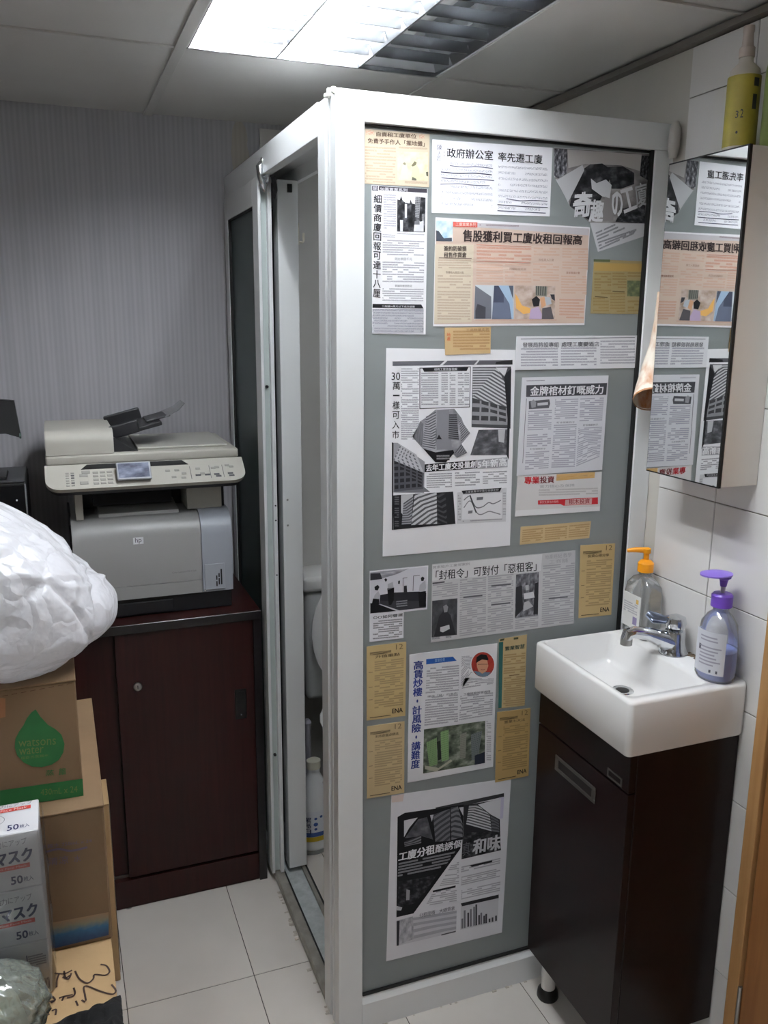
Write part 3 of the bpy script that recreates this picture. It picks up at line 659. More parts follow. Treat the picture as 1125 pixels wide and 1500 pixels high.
M_ps = mat('silver printer plastic', (160, 160, 159), .4); M_pb = mat('blue silver plastic', (164, 169, 178), .4)
M_pc = mat('warm grey printer plastic', (180, 177, 168), .5); M_pk = mat('charcoal printer plastic', (28, 28, 32), .45)
pr = thing('printer', (-.287, .86, CZ), 'silver and beige multifunction laser printer on the mahogany cabinet', 'printer')
PX0, PX1, PY = -.488, -.084, .668
B(PX0+.004, PX1-.002, PY+.012, 1.02, CZ+.0006, CZ+.05, bev=.003).build('base', M_pk, pr)
B(PX0+.06, PX1-.16, PY+.006, PY+.0115, CZ+.006, CZ+.04, bev=.002).build('paper_tray', M_pk, pr)
def side(prof, x0, x1, name, m, parent=pr): return MB().prism(prof, 'x', x0, x1).build(name, m, parent, smooth=True, ang=35)
def arc(cy_, cz_, r, a0, a1, n=6): return [(cy_+r*math.cos(math.radians(a0+(a1-a0)*k/n)), cz_+r*math.sin(math.radians(a0+(a1-a0)*k/n))) for k in range(n+1)]
zt = 1.092
fd = side([(PY, CZ+.088)]+[(PY-.004, CZ+.12), (PY-.003, zt-.075)]+arc(PY+.047, zt-.05, .05, 180, 90)+[(PY+.09, zt), (PY+.09, CZ+.088)], PX0, -.1665, 'front_door', M_ps)
side([(PY, CZ+.052), (PY-.001, CZ+.0868), (PY+.09, CZ+.0868), (PY+.09, CZ+.052)], PX0, -.1665, 'lower_panel', M_ps)
rp_ = side([(PY-.001, CZ+.052), (PY-.007, CZ+.12), (PY-.006, zt-.08)]+arc(PY+.054, zt-.055, .06, 180, 90)+[(PY+.09, zt+.005), (PY+.09, CZ+.052)], -.165, PX1, 'side_panel', M_pb)
B(PX0+.002, PX1-.003, PY+.0905, 1.02, CZ+.0505, zt, bev=.002).build('body', M_ps, pr)
B(PX0-.004, PX0+.0015, PY+.03, 1.0, CZ+.03, zt-.01, bev=.002).build('side_cover', M_pk, pr)
# panel with card slots
B(-.1605, -.1065, PY-.0095, PY-.0072, CZ+.060, CZ+.131, bev=.001, seg=1).build('card_panel', mat('card panel silver', (168, 172, 180), .4), rp_)
for x0, x1, z0, z1 in ((-.1185, -.1145, .072, .115), (-.1245, -.121, .072, .090), (-.131, -.1275, .068, .082), (-.131, -.1275, .086, .098), (-.1245, -.121, .093, .104)):
    B(x0, x1, PY-.0102, PY-.0096, CZ+z0, CZ+z1).build('card_slot', M_black, rp_)
MB().lathe([(.003, 0), (.002, .002)], n=10).tf(Matrix.Translation((-.1615, PY-.006, CZ+.058)) @ Matrix.Rotation(math.pi/2, 4, 'X')).build('button', M_chrome, rp_)
# badge
def on_pf(px, py): return Vector((px, PY-.0044, py))
bx_, bz_ = -.327, 1.035
lg = B(bx_-.013, bx_+.013, PY-.0041, PY-.0033, bz_-.009, bz_+.009, bev=.0003, seg=1).build('badge', mat('bright badge', (225, 227, 230), .3), fd)
mb = MB(); text_mb(mb, 'hp', [(bx_-.008, bz_+.008), (bx_+.008, bz_+.008), (bx_+.008, bz_-.008), (bx_-.008, bz_-.008)], on_pf, .01); mb.build('lettering', mat('badge grey', (70, 74, 82), .4), fd)
mb = MB(); text_mb(mb, 'Color LaserJet CM1312nfi', [(-.245, .943), (-.182, .943), (-.182, .9375), (-.245, .9375)], lambda a, c: Vector((a, PY-.0046, c))); mb.build('model_text', mat('badge grey 2', (110, 110, 112), .4), fd)
# output bay: columns and dark interior
B(PX0+.014, PX0+.032, PY+.03, 1.02, zt+.0005, 1.196).build('column', M_pc, pr)
B(-.190, -.098, PY+.055, 1.02, zt+.0055, 1.196).build('column', M_pc, pr)
B(-.0975, -.0885, PY+.07, 1.02, zt+.0005, 1.196).build('column', M_pk, pr)
B(PX0+.033, -.191, PY+.17, 1.02, zt+.0005, 1.196).build('bay_back', M_pk, pr)
side([(PY+.045, zt+.0006), (PY+.05, zt+.008), (PY+.165, zt+.02), (PY+.165, zt+.0006)], PX0+.07, -.215, 'output_tray', mat('tray silver', (178, 178, 176), .4))
side([(PY+.10, zt+.021), (PY+.11, zt+.05), (PY+.169, zt+.06), (PY+.169, zt+.021)], PX0+.06, -.225, 'output_cover', M_pk)
# scanner deck
SX0, SX1 = -.540, -.046
def deck(y0, z0, y1, z1, inset=0, r=.03):     # front panel outline in x, sloping up and back
    return None
pts = []
for k in range(7): a = math.radians(180+90*k/6); pts.append((SX0+.034+.034*math.cos(a), .034+.034*math.sin(a)))
for k in range(7): a = math.radians(270+90*k/6); pts.append((SX1-.034+.034*math.cos(a), .034+.034*math.sin(a)))
pts += [(SX1, .085), (SX0, .085)]
PA = Matrix.Translation((0, .622, 1.188)) @ Matrix.Rotation(math.radians(36), 4, 'X')
cp = MB().loops([[(x, y+.003, -.014) for x, y in pts], [(x, y, -.004) for x, y in pts], [(x, y, 0) for x, y in pts]]).tf(PA).build('control_panel', M_pc, pr, smooth=True, ang=30)
MB().loops([[(x*.985-.004, y*.95+.012, -.034) for x, y in pts], [(x*.99-.003, y+.006, -.0145) for x, y in pts]]).tf(PA).build('deck_skirt', M_pk, pr, smooth=True, ang=30)
B(SX0+.01, SX1-.012, .70, 1.03, 1.1965, 1.236, bev=.003).build('scanner_bed', M_pc, pr)
zb2 = 1.2365
B(SX0+.004, SX1+.004-.012, .690, 1.035, zb2, 1.262, bev=.006, seg=3).build('lid', M_pc, pr, smooth=True)
side([(.692, 1.2625)]+[(.692, 1.285)]+arc(.722, 1.292, .03, 180, 90)+arc(.96, 1.282, .04, 90, 10)+[(1.03, 1.2625)], SX0+.006, -.372, 'feeder', M_pc)
MB().prism([(-.3715, 1.2625), (-.31, 1.2625), (-.325, 1.268), (-.3715, 1.30)], 'y', .715, .98).build('feeder_throat', M_pk, pr)
B(-.31, -.075, .74, 1.02, 1.2625, 1.268, bev=.002).build('lid_top', mat('lid beige', (188, 186, 178), .5), pr)
TA = Matrix.Translation((-.372, 0, 1.290)) @ Matrix.Rotation(math.radians(-14), 4, 'Y')
ty = MB().box(0, .135, .755, .93, 0, .012, bev=.003).tf(TA).build('feeder_tray', M_pk, pr)
MB().box(.0, .10, .93, .945, 0, .042, bev=.004).tf(TA).build('paper_guide', M_pk, ty)
MB().box(.0, .075, .745, .758, 0, .034, bev=.004).tf(TA).build('paper_guide', M_pk, ty)
MB().box(.10, .165, .79, .90, .0125, .018, bev=.002).tf(TA).build('tray_extension', M_dgrey, ty)
mb = MB().loops([[(.15, .775, .015), (.15, .915, .015), (.15, .915, .017), (.15, .775, .017)], [(.19, .785, .022), (.19, .905, .022), (.19, .905, .024), (.19, .785, .024)], [(.212, .80, .034), (.212, .89, .034), (.212, .89, .036), (.212, .80, .036)]]).tf(TA)
mb.build('clear_stop', clear_mat('clear stop plastic', (230, 232, 235), .5, .35), ty, smooth=True)
# controls
def onp(px, py): return PA @ Vector((px, py, .0006))
def panel_quad(x0, x1, y0, y1, h=.0012): return MB().box(x0, x1, y0, y1, .0002, h, bev=min(.0005, h/3), seg=1).tf(PA)
mb = MB().loops([[(x, y, z) for x, y in [(-.455, .066), (-.44, .082), (-.205, .082), (-.19, .066)]] for z in (-.002, .0012)]).tf(PA); mb.build('dark_recess', M_black, cp)
scr = MB().box(-.372, -.288, .012, .066, .004, .012, bev=.003).tf(PA @ Matrix.Translation((0, 0, .002)) @ Matrix.Rotation(math.radians(8), 4, 'X')).build('screen_housing', mat('screen housing', (168, 170, 176), .3), cp)
m_scr = print_noise(((60, 64, 78), (110, 115, 132), (150, 156, 174)), 1.6)
s_ = MB().add([(-.368, .061, .0143), (-.293, .061, .0143), (-.293, .016, .0143), (-.368, .016, .0143)], [(0, 1, 2, 3)], [[(0, 0), (1, 0), (1, 1), (0, 1)]]).tf(PA @ Matrix.Rotation(math.radians(8), 4, 'X'))
s_.build('screen', m_scr, scr)
mk = mat('grey button', (150, 148, 142), .5); md = mat('dark button', (84, 84, 88), .5)
for r in range(6): panel_quad(-.492, -.484, .010+r*.0085, .0145+r*.0085).build('button', mk, cp); panel_quad(-.480, -.472, .010+r*.0085, .0145+r*.0085).build('button', md if r in (1, 3, 4) else mk, cp)
for x, y in ((-.452, .044), (-.452, .018), (-.446, .055)): panel_quad(x-.008, x+.012, y-.004, y+.006).build('button', mk, cp)
for c in range(3):
    for r in range(4): panel_quad(-.428+c*.017, -.415+c*.017, .012+r*.0125, .019+r*.0125).build('button', mk, cp)
for x, y in ((-.245, .046), (-.222, .046), (-.232, .022), (-.208, .018), (-.205, .034), (-.168, .048), (-.158, .03), (-.128, .048), (-.118, .05), (-.09, .055), (-.08, .05)): panel_quad(x-.006, x+.006, y-.003, y+.004).build('button', mk, cp)
for x, y in ((-.170, .025), (-.146, .025), (-.122, .025), (-.118, .018), (-.086, .026), (-.084, .018)): panel_quad(x-.007, x+.007, y-.003, y+.003).build('button', md, cp)
for x in (-.188, -.138, -.104): panel_quad(x-.0006, x+.0006, .012, .058, .0008).build('divider', md, cp)

# black machine and tilted black panel at the picture edge, left on the same cabinet
bk = thing('black_machine', (-.70, .82, CZ), 'black boxy machine with a silver edge left of the printer', 'machine')
B(-.86, -.586, .715, .95, CZ+.0006, 1.196, bev=.004).build('case', M_black, bk)
B(-.86, -.588, .713, .948, 1.1962, 1.200, bev=.001, seg=1).build('top_plate', M_dgrey, bk)
B(-.5905, -.5865, .7105, .7148, .90, 1.192, bev=.001, seg=1).build('edge_strip', mat('silver strip', (165, 165, 168), .3, metal=.6), bk)
B(-.86, -.591, .7125, .7148, .90, 1.188).build('front_plate', mat('gloss black', (8, 8, 10), .12), bk)
B(-.612, -.608, .7105, .7122, 1.150, 1.154).build('indicator', mat('white dot', (220, 222, 225), .4), bk)
B(-.63, -.61, .7105, .7122, 1.045, 1.055).build('indicator', MATS['white dot'], bk)
mo = thing('display_screen', (-.68, .83, 1.2), 'tilted black display panel at the left picture edge', 'screen')
MB().loops([[(x, .72+(z-1.3)*.15+o_, z) for x, z in ((-.80, 1.42), (-.598, 1.397), (-.588, 1.306), (-.622, 1.318), (-.80, 1.318))] for o_ in (0, .022)]).build('panel', M_black, mo)
B(-.592, -.588, .7215, .742, 1.3045, 1.318).build('foot_tab', mat('green grey tab', (90, 110, 104), .5), mo)
B(-.72, -.69, .755, .785, 1.21, 1.40, bev=.003).build('stand', M_black, mo)
B(-.78, -.63, .74, .84, 1.2003, 1.210, bev=.003).build('stand_base', M_black, mo)

# ================================================================== CARTONS
def carton(name, loc, x0, x1, y0, y1, z0, z1, m, label, rag=.0):
    t = thing(name, ((x0+x1)/2, (y0+y1)/2, z0), label, 'carton')
    mb = B(x0, x1, y0, y1, z0, z1-.004, bev=.003); mb.build('shell', m, t)
    ym = (x0+x1)/2
    for a, c in ((x0-.0005, ym-.0006), (ym+.0006, x1+.0008)):
        B(a, c, y0-.001, y1+.001, z1-.0038, z1, bev=.0015).build('flap', m, t)
    return t
LZ = .495
c1 = carton('carton', 0, -.96, -.478, -.40, .333, 0.0, LZ-.0004, M_cardl, 'tan carton with handwritten 32 at the bottom of the stack')
c2 = carton('carton', 0, -.955, -.4745, -.134, .330, LZ+.0004, .7642, M_card, 'brown water carton with faded blue base, middle of the stack')
c3 = carton('carton', 0, -.905, -.5055, -.090, .175, .7652, .986, M_card, 'brown carton with a green water drop, top of the stack')
c4 = carton('carton', 0, -.86, -.452, .352, .47, 0.0, .485, M_cardl, 'film wrapped carton behind the stack, against the cabinet')
B(-.4511, -.4505, .356, .466, .02, .48).build('film', clear_mat('wrap film', (225, 230, 232), .6, .1), c4)
# print on the green drop carton (front face)
M_grn = mat('green print', (34, 104, 52), .7, var=.12, vscale=30); M_olv = mat('faded olive print', (104, 118, 62), .8)
P3 = lambda px, py: at(px, py, 'y', -.0906-.0007)
def Z(ox, oy, s, pos): return lambda cx_, cy_: pos(ox+cx_/s, oy+cy_/s)
f = Z(0, 960, 5.555, P3)
drop = [(290, 440), (330, 500), (390, 565), (450, 600), (500, 645), (525, 720), (515, 790), (480, 850), (420, 890), (340, 910), (260, 905), (190, 870), (140, 815), (120, 750), (125, 680), (155, 620), (190, 570), (220, 510), (255, 465)]
MB().add([f(*p) for p in drop], [tuple(range(len(drop)))]).build('drop_print', M_grn, c3)
f2 = lambda a, c: f(a, c)+Vector((0, -.0003, 0))
mb = MB(); text_mb(mb, 'watsons', [(150, 690), (455, 665), (455, 725), (150, 745)], f2); text_mb(mb, 'water', [(155, 755), (355, 735), (355, 790), (155, 812)], f2); text_mb(mb, '屈臣氏蒸餾水', [(170, 825), (395, 800), (395, 822), (170, 848)], f2)
mb.build('lettering', M_olv, c3)
mb = MB(); text_mb(mb, '蒸', [(370, 935), (440, 930), (440, 975), (370, 985)], f, .01); text_mb(mb, '餾', [(480, 920), (535, 915), (535, 968), (480, 975)], f, .01)
mb.build('lettering', M_grn, c3)
band = [(0, 1100), (672, 1003), (680, 1145), (0, 1240)]
MB().add([f(*p) for p in band], [(0, 1, 2, 3)]).build('green_band', M_grn, c3)
mb = MB(); text_mb(mb, '430mL x 24', [(330, 1090), (630, 1060), (630, 1112), (330, 1140)], f2); mb.build('band_lettering', M_olv, c3)
MB().add([f(*p) for p in [(0, 345), (45, 350), (45, 500), (0, 512)]], [(0, 1, 2, 3)]).build('tape', mat('brown tape', (150, 100, 62), .35), c3)
mb = MB()
for k in range(8):
    a = 20+k*75; y_ = 335-k*14
    mb.add([f2(a, y_), f2(a+45, y_-9), f2(a+45, y_-15), f2(a, y_-6)], [(0, 1, 2, 3)])
mb.build('perforation', mat('perforation shadow', (96, 70, 48), .9), c3)
# print on the middle carton
P2 = lambda px, py: at(px, py, 'y', -.1357)
f = Z(0, 1200, 5, P2)
M_fad = mat('faded violet print', (104, 92, 112), .8)
mb = MB(); text_mb(mb, '蒸餾水 750mL x 24', [(300, 190), (672, 140), (672, 170), (300, 222)], f, .005); text_mb(mb, '清涼', [(355, 285), (500, 265), (500, 325), (355, 340)], f); text_mb(mb, '水', [(540, 268), (592, 262), (592, 310), (540, 318)], f)
ribbon(mb, [(345, 238), (430, 218), (520, 232), (640, 205)], .004, f, Vector((0, -1, 0)))
mb.build('lettering', M_fad, c2)
m_bl = mat('faded blue print', (44, 78, 112), .8); ns, lk, b = nodes(m_bl)
uv = ns.new('ShaderNodeUVMap'); sp = ns.new('ShaderNodeSeparateXYZ'); lk.new(uv.outputs[0], sp.inputs[0])
r_ = ns.new('ShaderNodeValToRGB'); e = r_.color_ramp.elements; e[0].position = 0; e[0].color = rgb(150, 122, 92); e[1].position = 1; e[1].color = rgb(40, 62, 100); q_ = e.new(.55); q_.color = rgb(52, 100, 138); q_ = e.new(.3); q_.color = rgb(128, 126, 110)
nz = ns.new('ShaderNodeTexNoise'); nz.inputs['Scale'].default_value = 5; lk.new(uv.outputs[0], nz.inputs['Vector'])
lk.new(mth(ns, lk, 'ADD', mth(ns, lk, 'SUBTRACT', sp.outputs[1], .12), mth(ns, lk, 'MULTIPLY', nz.outputs['Fac'], .25)), r_.inputs['Fac']); lk.new(r_.outputs['Color'], b.inputs['Base Color'])
MB().add([f(*p) for p in [(0, 830), (796, 680), (796, 848), (0, 1045)]], [(0, 1, 2, 3)], [[(0, 0), (4, 0), (4, 1), (0, 1)]]).build('blue_band', m_bl, c2)
# pen on the lower carton
P1 = lambda px, py: at(px, py, 'z', LZ+.0008)
f = Z(0, 1340, 4.6875, P1)
mb = MB(); up_ = Vector((0, 0, 1))
for s in ([(690, 340), (730, 350), (752, 390), (720, 415), (650, 410), (640, 440), (600, 468), (545, 440), (515, 385)], [(765, 478), (795, 520), (770, 545), (690, 525), (600, 490), (575, 500), (582, 545), (590, 590)],
          [(375, 400), (440, 405), (495, 380)], [(405, 408), (390, 450), (388, 498)], [(440, 385), (450, 430), (480, 415)], [(430, 425), (470, 440), (490, 400)],
          [(505, 500), (515, 535), (500, 560), (460, 570)], [(405, 572), (440, 560), (500, 548)], [(440, 560), (425, 590)], [(360, 560), (378, 585), (350, 605)], [(305, 605), (340, 595), (375, 590)], [(330, 600), (315, 630)],
          [(520, 590), (535, 625)], [(325, 660), (335, 690)], [(355, 660), (385, 650), (380, 690)], [(560, 585), (585, 600)]):
    ribbon(mb, s, .0032, f, up_)
mb.build('handwriting', mat('brown marker ink', (58, 38, 30), .7), c1)

# mask boxes
M_mask = mat('white printed card', (226, 226, 230), .4); M_navy = mat('navy ink', (34, 38, 92), .5); M_red = mat('red ink', (204, 62, 52), .5); M_gink = mat('grey ink', (120, 120, 132), .6)
MXR, MYF = -.5775, -.232
hs = (LZ-.0036+.0005+.0035, .598, .699, .7995)
for i in range(3):
    z0, z1 = (LZ+.0004, hs[1], hs[2])[i], (hs[1], hs[2], hs[3])[i]-.0006
    t = thing('mask_box', (-.68, -.185, z0), ('plain lower white mask box with grey print, bottom of three', 'white mask box with red stripe, middle of three', 'white mask box with red stripe, topmost of three')[i], 'box', 'white face mask boxes')
    B(-.785, MXR, MYF, -.1375, z0, z1, bev=.0015, seg=1).build('shell', M_mask, t)
    yy = MYF-.0005
    g_ = lambda u, v, z0=z0: Vector((u, yy, z0+v))
    R = MXR
    if i:
        mb = MB(); text_mb(mb, 'マスク', [(R-.066, .0705), (R-.012, .0710), (R-.012, .048), (R-.066, .0475)], g_, .06); text_mb(mb, 'ブロックス', [(R-.165, .070), (R-.075, .0705), (R-.075, .048), (R-.165, .0475)], g_, .06); mb.build('headline', M_navy, t)
        mb = MB().add([g_(R-.2, .0445), g_(R-.0165, .0445), g_(R-.0165, .0365), g_(R-.2, .0365)], [(0, 1, 2, 3)]); mb.build('red_stripe', M_red, t)
        mb = MB(); text_mb(mb, 'Three Layer Cotton Face Mask', [(R-.12, .0428), (R-.021, .0428), (R-.021, .0380), (R-.12, .0380)], lambda u, v, z0=z0: Vector((u, yy-.0004, z0+v))); mb.build('stripe_text', mat('pale pink ink', (238, 206, 202), .5), t)
        mb = MB(); text_mb(mb, '50', [(R-.046, .0245), (R-.029, .0245), (R-.029, .0105), (R-.046, .0105)], g_, .06); text_mb(mb, '枚入', [(R-.0275, .021), (R-.013, .021), (R-.013, .012), (R-.0275, .012)], g_, .01); mb.build('count', M_navy, t)
        mb = MB(); text_mb(mb, '保護が強力にアップ', [(R-.100, .090), (R-.018, .090), (R-.018, .078), (R-.100, .078)], g_); mb.build('tagline', M_gink, t)
    else:
        MB().add([g_(R-.032, .078), g_(R-.005, .078), g_(R-.005, .056), g_(R-.032, .056)], [(0, 1, 2, 3)], [[(0, 0), (12, 0), (12, 5), (0, 5)]]).build('fine_print', print_text((224, 224, 228), (120, 116, 130)), t)
        mb = MB().add([g_(R-.0345, .080), g_(R-.033, .080), g_(R-.033, .066), g_(R-.0345, .066)], [(0, 1, 2, 3)])
        for k in range(5): mb.add([g_(R-.012+k*.002, .03), g_(R-.011+k*.002, .03), g_(R-.011+k*.002, .008), g_(R-.012+k*.002, .008)], [(0, 1, 2, 3)])
        mb.build('bar_marks', M_navy, t)
    if i == 2:
        zt_ = z1+.0005; g2 = lambda u, v: Vector((u, MYF+v, zt_))
        mb = MB(); text_mb(mb, '50', [(R-.046, .026), (R-.029, .026), (R-.029, .010), (R-.046, .010)], g2, .03); text_mb(mb, '枚入', [(R-.0275, .022), (R-.013, .022), (R-.013, .012), (R-.0275, .012)], g2, .01); mb.build('count', M_navy, t)
        MB().add([g2(R-.2, .079), g2(R-.012, .079), g2(R-.012, .068), g2(R-.2, .068)], [(0, 1, 2, 3)]).build('red_stripe', M_red, t)
        mb = MB(); text_mb(mb, 'Cotton Face Mask', [(R-.09, .0775), (R-.018, .0775), (R-.018, .0695), (R-.09, .0695)], lambda u, v: Vector((u, MYF+v, zt_+.0003)), .01); mb.build('stripe_text', MATS['pale pink ink'], t)
        mb = MB(); text_mb(mb, '保護が強力にアップ', [(R-.100, .092), (R-.010, .092), (R-.010, .082), (R-.100, .082)], g2); mb.build('tagline', M_gink, t)
        mb = MB(); ribbon(mb, [(R-.075+.024*math.cos(a), .046+.017*math.sin(a)) for a in [2*math.pi*k/20 for k in range(21)]], .0008, g2, up_); mb.build('mask_outline', M_gink, t)
# stretched film around the mask boxes
fm = MB()
zz = [LZ+.002+k*.03 for k in range(11)]
L = []
for z in zz:
    o1 = .003+.002*noise.noise(Vector((0, z*30, 1))); o2 = .004+.004*noise.noise(Vector((3, z*25, 2)))
    L.append([(-.787, MYF-.0025, z), (MXR-.002, MYF-.0030-o1*.3, z), (MXR+.003+o1, MYF+.006, z), (MXR+.004+o2, MYF+.05, z), (MXR+.002, -.1365, z)])
vs = [p for l in L for p in l]; n5 = 5
fs = [(k*n5+i, k*n5+i+1, (k+1)*n5+i+1, (k+1)*n5+i) for k in range(len(L)-1) for i in range(n5-1)]
fo = fm.add(vs, fs).build('shrink_film', clear_mat('shrink film', (235, 238, 240), .25, .03, .12), None, smooth=True)
tag(fo, 'clear shrink film wrapped around the stacked mask boxes', 'film')

# white carrier bag on the drop carton
M_bag = frosted('white bag plastic', (232, 232, 238), .3)
ns, lk, b = nodes(M_bag); b.inputs['Roughness'].default_value = .25
tc = ns.new('ShaderNodeTexCoord'); vo = ns.new('ShaderNodeTexVoronoi'); vo.feature = 'DISTANCE_TO_EDGE'; vo.inputs['Scale'].default_value = 13
nz = ns.new('ShaderNodeTexNoise'); nz.inputs['Scale'].default_value = 9; nz.inputs['Detail'].default_value = 4
mxv = ns.new('ShaderNodeVectorMath'); mxv.operation = 'MULTIPLY_ADD'; mxv.inputs[1].default_value = (.16, .16, .16)
lk.new(tc.outputs['Object'], nz.inputs['Vector']); lk.new(nz.outputs['Color'], mxv.inputs[0]); lk.new(tc.outputs['Object'], mxv.inputs[2]); lk.new(mxv.outputs[0], vo.inputs['Vector'])
bpn = ns.new('ShaderNodeBump'); bpn.inputs['Strength'].default_value = .55; bpn.inputs['Distance'].default_value = .02
lk.new(vo.outputs['Distance'], bpn.inputs['Height']); lk.new(bpn.outputs['Normal'], b.inputs['Normal'])
bm = bmesh.new(); bmesh.ops.create_icosphere(bm, subdivisions=6, radius=1)
C0 = Vector((-.690, .045, 1.125)); RX, RY, RZ = .262, .21, .168
rb = random.Random(3)
creases = []                    # long folds: great-circle arcs, raised ridges that fan out from the knot
for k in range(26):
    a = Vector((rb.gauss(0, 1), rb.gauss(0, 1), rb.gauss(0, 1))).normalized(); creases.append((a, rb.uniform(-.5, .5), rb.uniform(.5, 1), Vector((rb.gauss(0, 1), rb.gauss(0, 1), rb.gauss(0, 1))).normalized()))
for v in bm.verts:
    p = v.co.copy(); q = p*1.2+Vector((3.1, 1.7, .4))
    k = 1+.10*noise.noise(q)
    wob = .10*noise.noise(p*2.2+Vector((7, 1, 2)))
    for a, off, amp, dr_ in creases:
        dist = abs(p.dot(a)-off+wob); fade = max(0, .35+.65*p.dot(dr_))
        k += .030*amp*fade*max(0, 1-dist/.07)**1.4
    ds = noise.voronoi(Vector((p.x*1.2, p.y*1.2, p.z*.7))+Vector((.3, 2.1, .7))+Vector((wob, -wob, wob))*2)[0]; k -= .05*math.exp(-(ds[1]-ds[0])/.06)
    k += .02
    pw = lambda t_, e_: math.copysign(abs(t_)**e_, t_)
    c = C0+Vector((pw(p.x, .8)*RX*.97, p.y*RY, pw(p.z, .85)*RZ*.97))*k
    c.z -= .13*max(0, p.x-.1)*min(1, max(0, p.z*.7+.45))
    if c.z < .9875: c.z = .9875+(.9875-c.z)*.02
    v.co = c
mb = MB().bm(bm)
bg = mb.build('carrier_bag', M_bag, None, smooth=True, ang=180)
tag(bg, 'bulging white plastic bag on top of the green drop carton', 'bag')

# clear crinkled plastic bundle and black cloth in the foreground
bm = bmesh.new(); bmesh.ops.create_icosphere(bm, subdivisions=5, radius=1)
for v in bm.verts:
    p = v.co.copy(); a_, b_ = p.x+.8*p.z, p.x-.8*p.z
    k = 1+.10*(1-abs(noise.noise(Vector((a_*4.5, p.y*3, b_*1.1)))))**4+.06*(1-abs(noise.noise(Vector((a_*9, p.y*5, b_*2+3)))))**4-.06*(1-abs(noise.noise(Vector((b_*3+5, p.y*3, a_*1.2)))))**5
    c = Vector((-.672, -.325, .562))+Vector((p.x*.088, p.y*.07, p.z*.072))*k
    if c.z < LZ+.001: c.z = LZ+.001
    v.co = c
pk = MB().bm(bm).build('plastic_bundle', clear_mat('crinkled clear plastic', (190, 200, 190), .5, .38, .16), None, smooth=True, ang=180)
tag(pk, 'crinkled clear plastic bundle at the lower left picture corner', 'plastic bag')
MB().lathe([(.06, 0), (.066, .02), (.055, .07), (.03, .09)], (-.675, -.327, LZ+.004), 20).build('contents', mat('pale olive contents', (176, 174, 150), .6, var=.3, vscale=18), pk, smooth=True)
n = 34; vs = []; fs = []
x0, x1, y0, y1 = -.600, -.472, -.398, -.288
for i in range(n+1):
    for j in range(n+1):
        u, v_ = i/n, j/n
        x = x0+(x1-x0)*u; y = y0+(y1-y0)*v_-(1-u)*.030*v_
        x += .004*noise.noise(Vector((u*9, v_*9, 3))); y += .006*noise.noise(Vector((u*8, v_*3, 7)))
        z = LZ+.004+.022*max(0, noise.noise(Vector((u*4, v_*4, 1)))+.45)*min(1, 6*min(u, 1-u)+.1)*min(1, 5*(1-v_)+.05)+.004*(1-abs(noise.noise(Vector((u*11, v_*7, 5)))))
        vs.append((x, y, z))
for i in range(n):
    for j in range(n): a = i*(n+1)+j; fs.append((a, a+n+1, a+n+2, a+1))
cl = MB().add(vs, fs); top = len(vs)
cl.add([(a, b_, LZ+.0006) for a, b_, c in vs], [tuple(reversed(q)) for q in fs])
edge = [i*(n+1) for i in range(n+1)]+[n*(n+1)+j for j in range(1, n+1)]+[i*(n+1)+n for i in range(n-1, -1, -1)]+[j for j in range(n-1, 0, -1)]
for a, c in zip(edge, edge[1:]+edge[:1]): cl.f.append((a, c, c+top, a+top))
co = cl.build('black_cloth', mat('black fabric', (20, 20, 22), .9, bump=.4, bscale=600), None, smooth=True, ang=60)
tag(co, 'crumpled black cloth on the handwritten carton in the foreground', 'cloth')

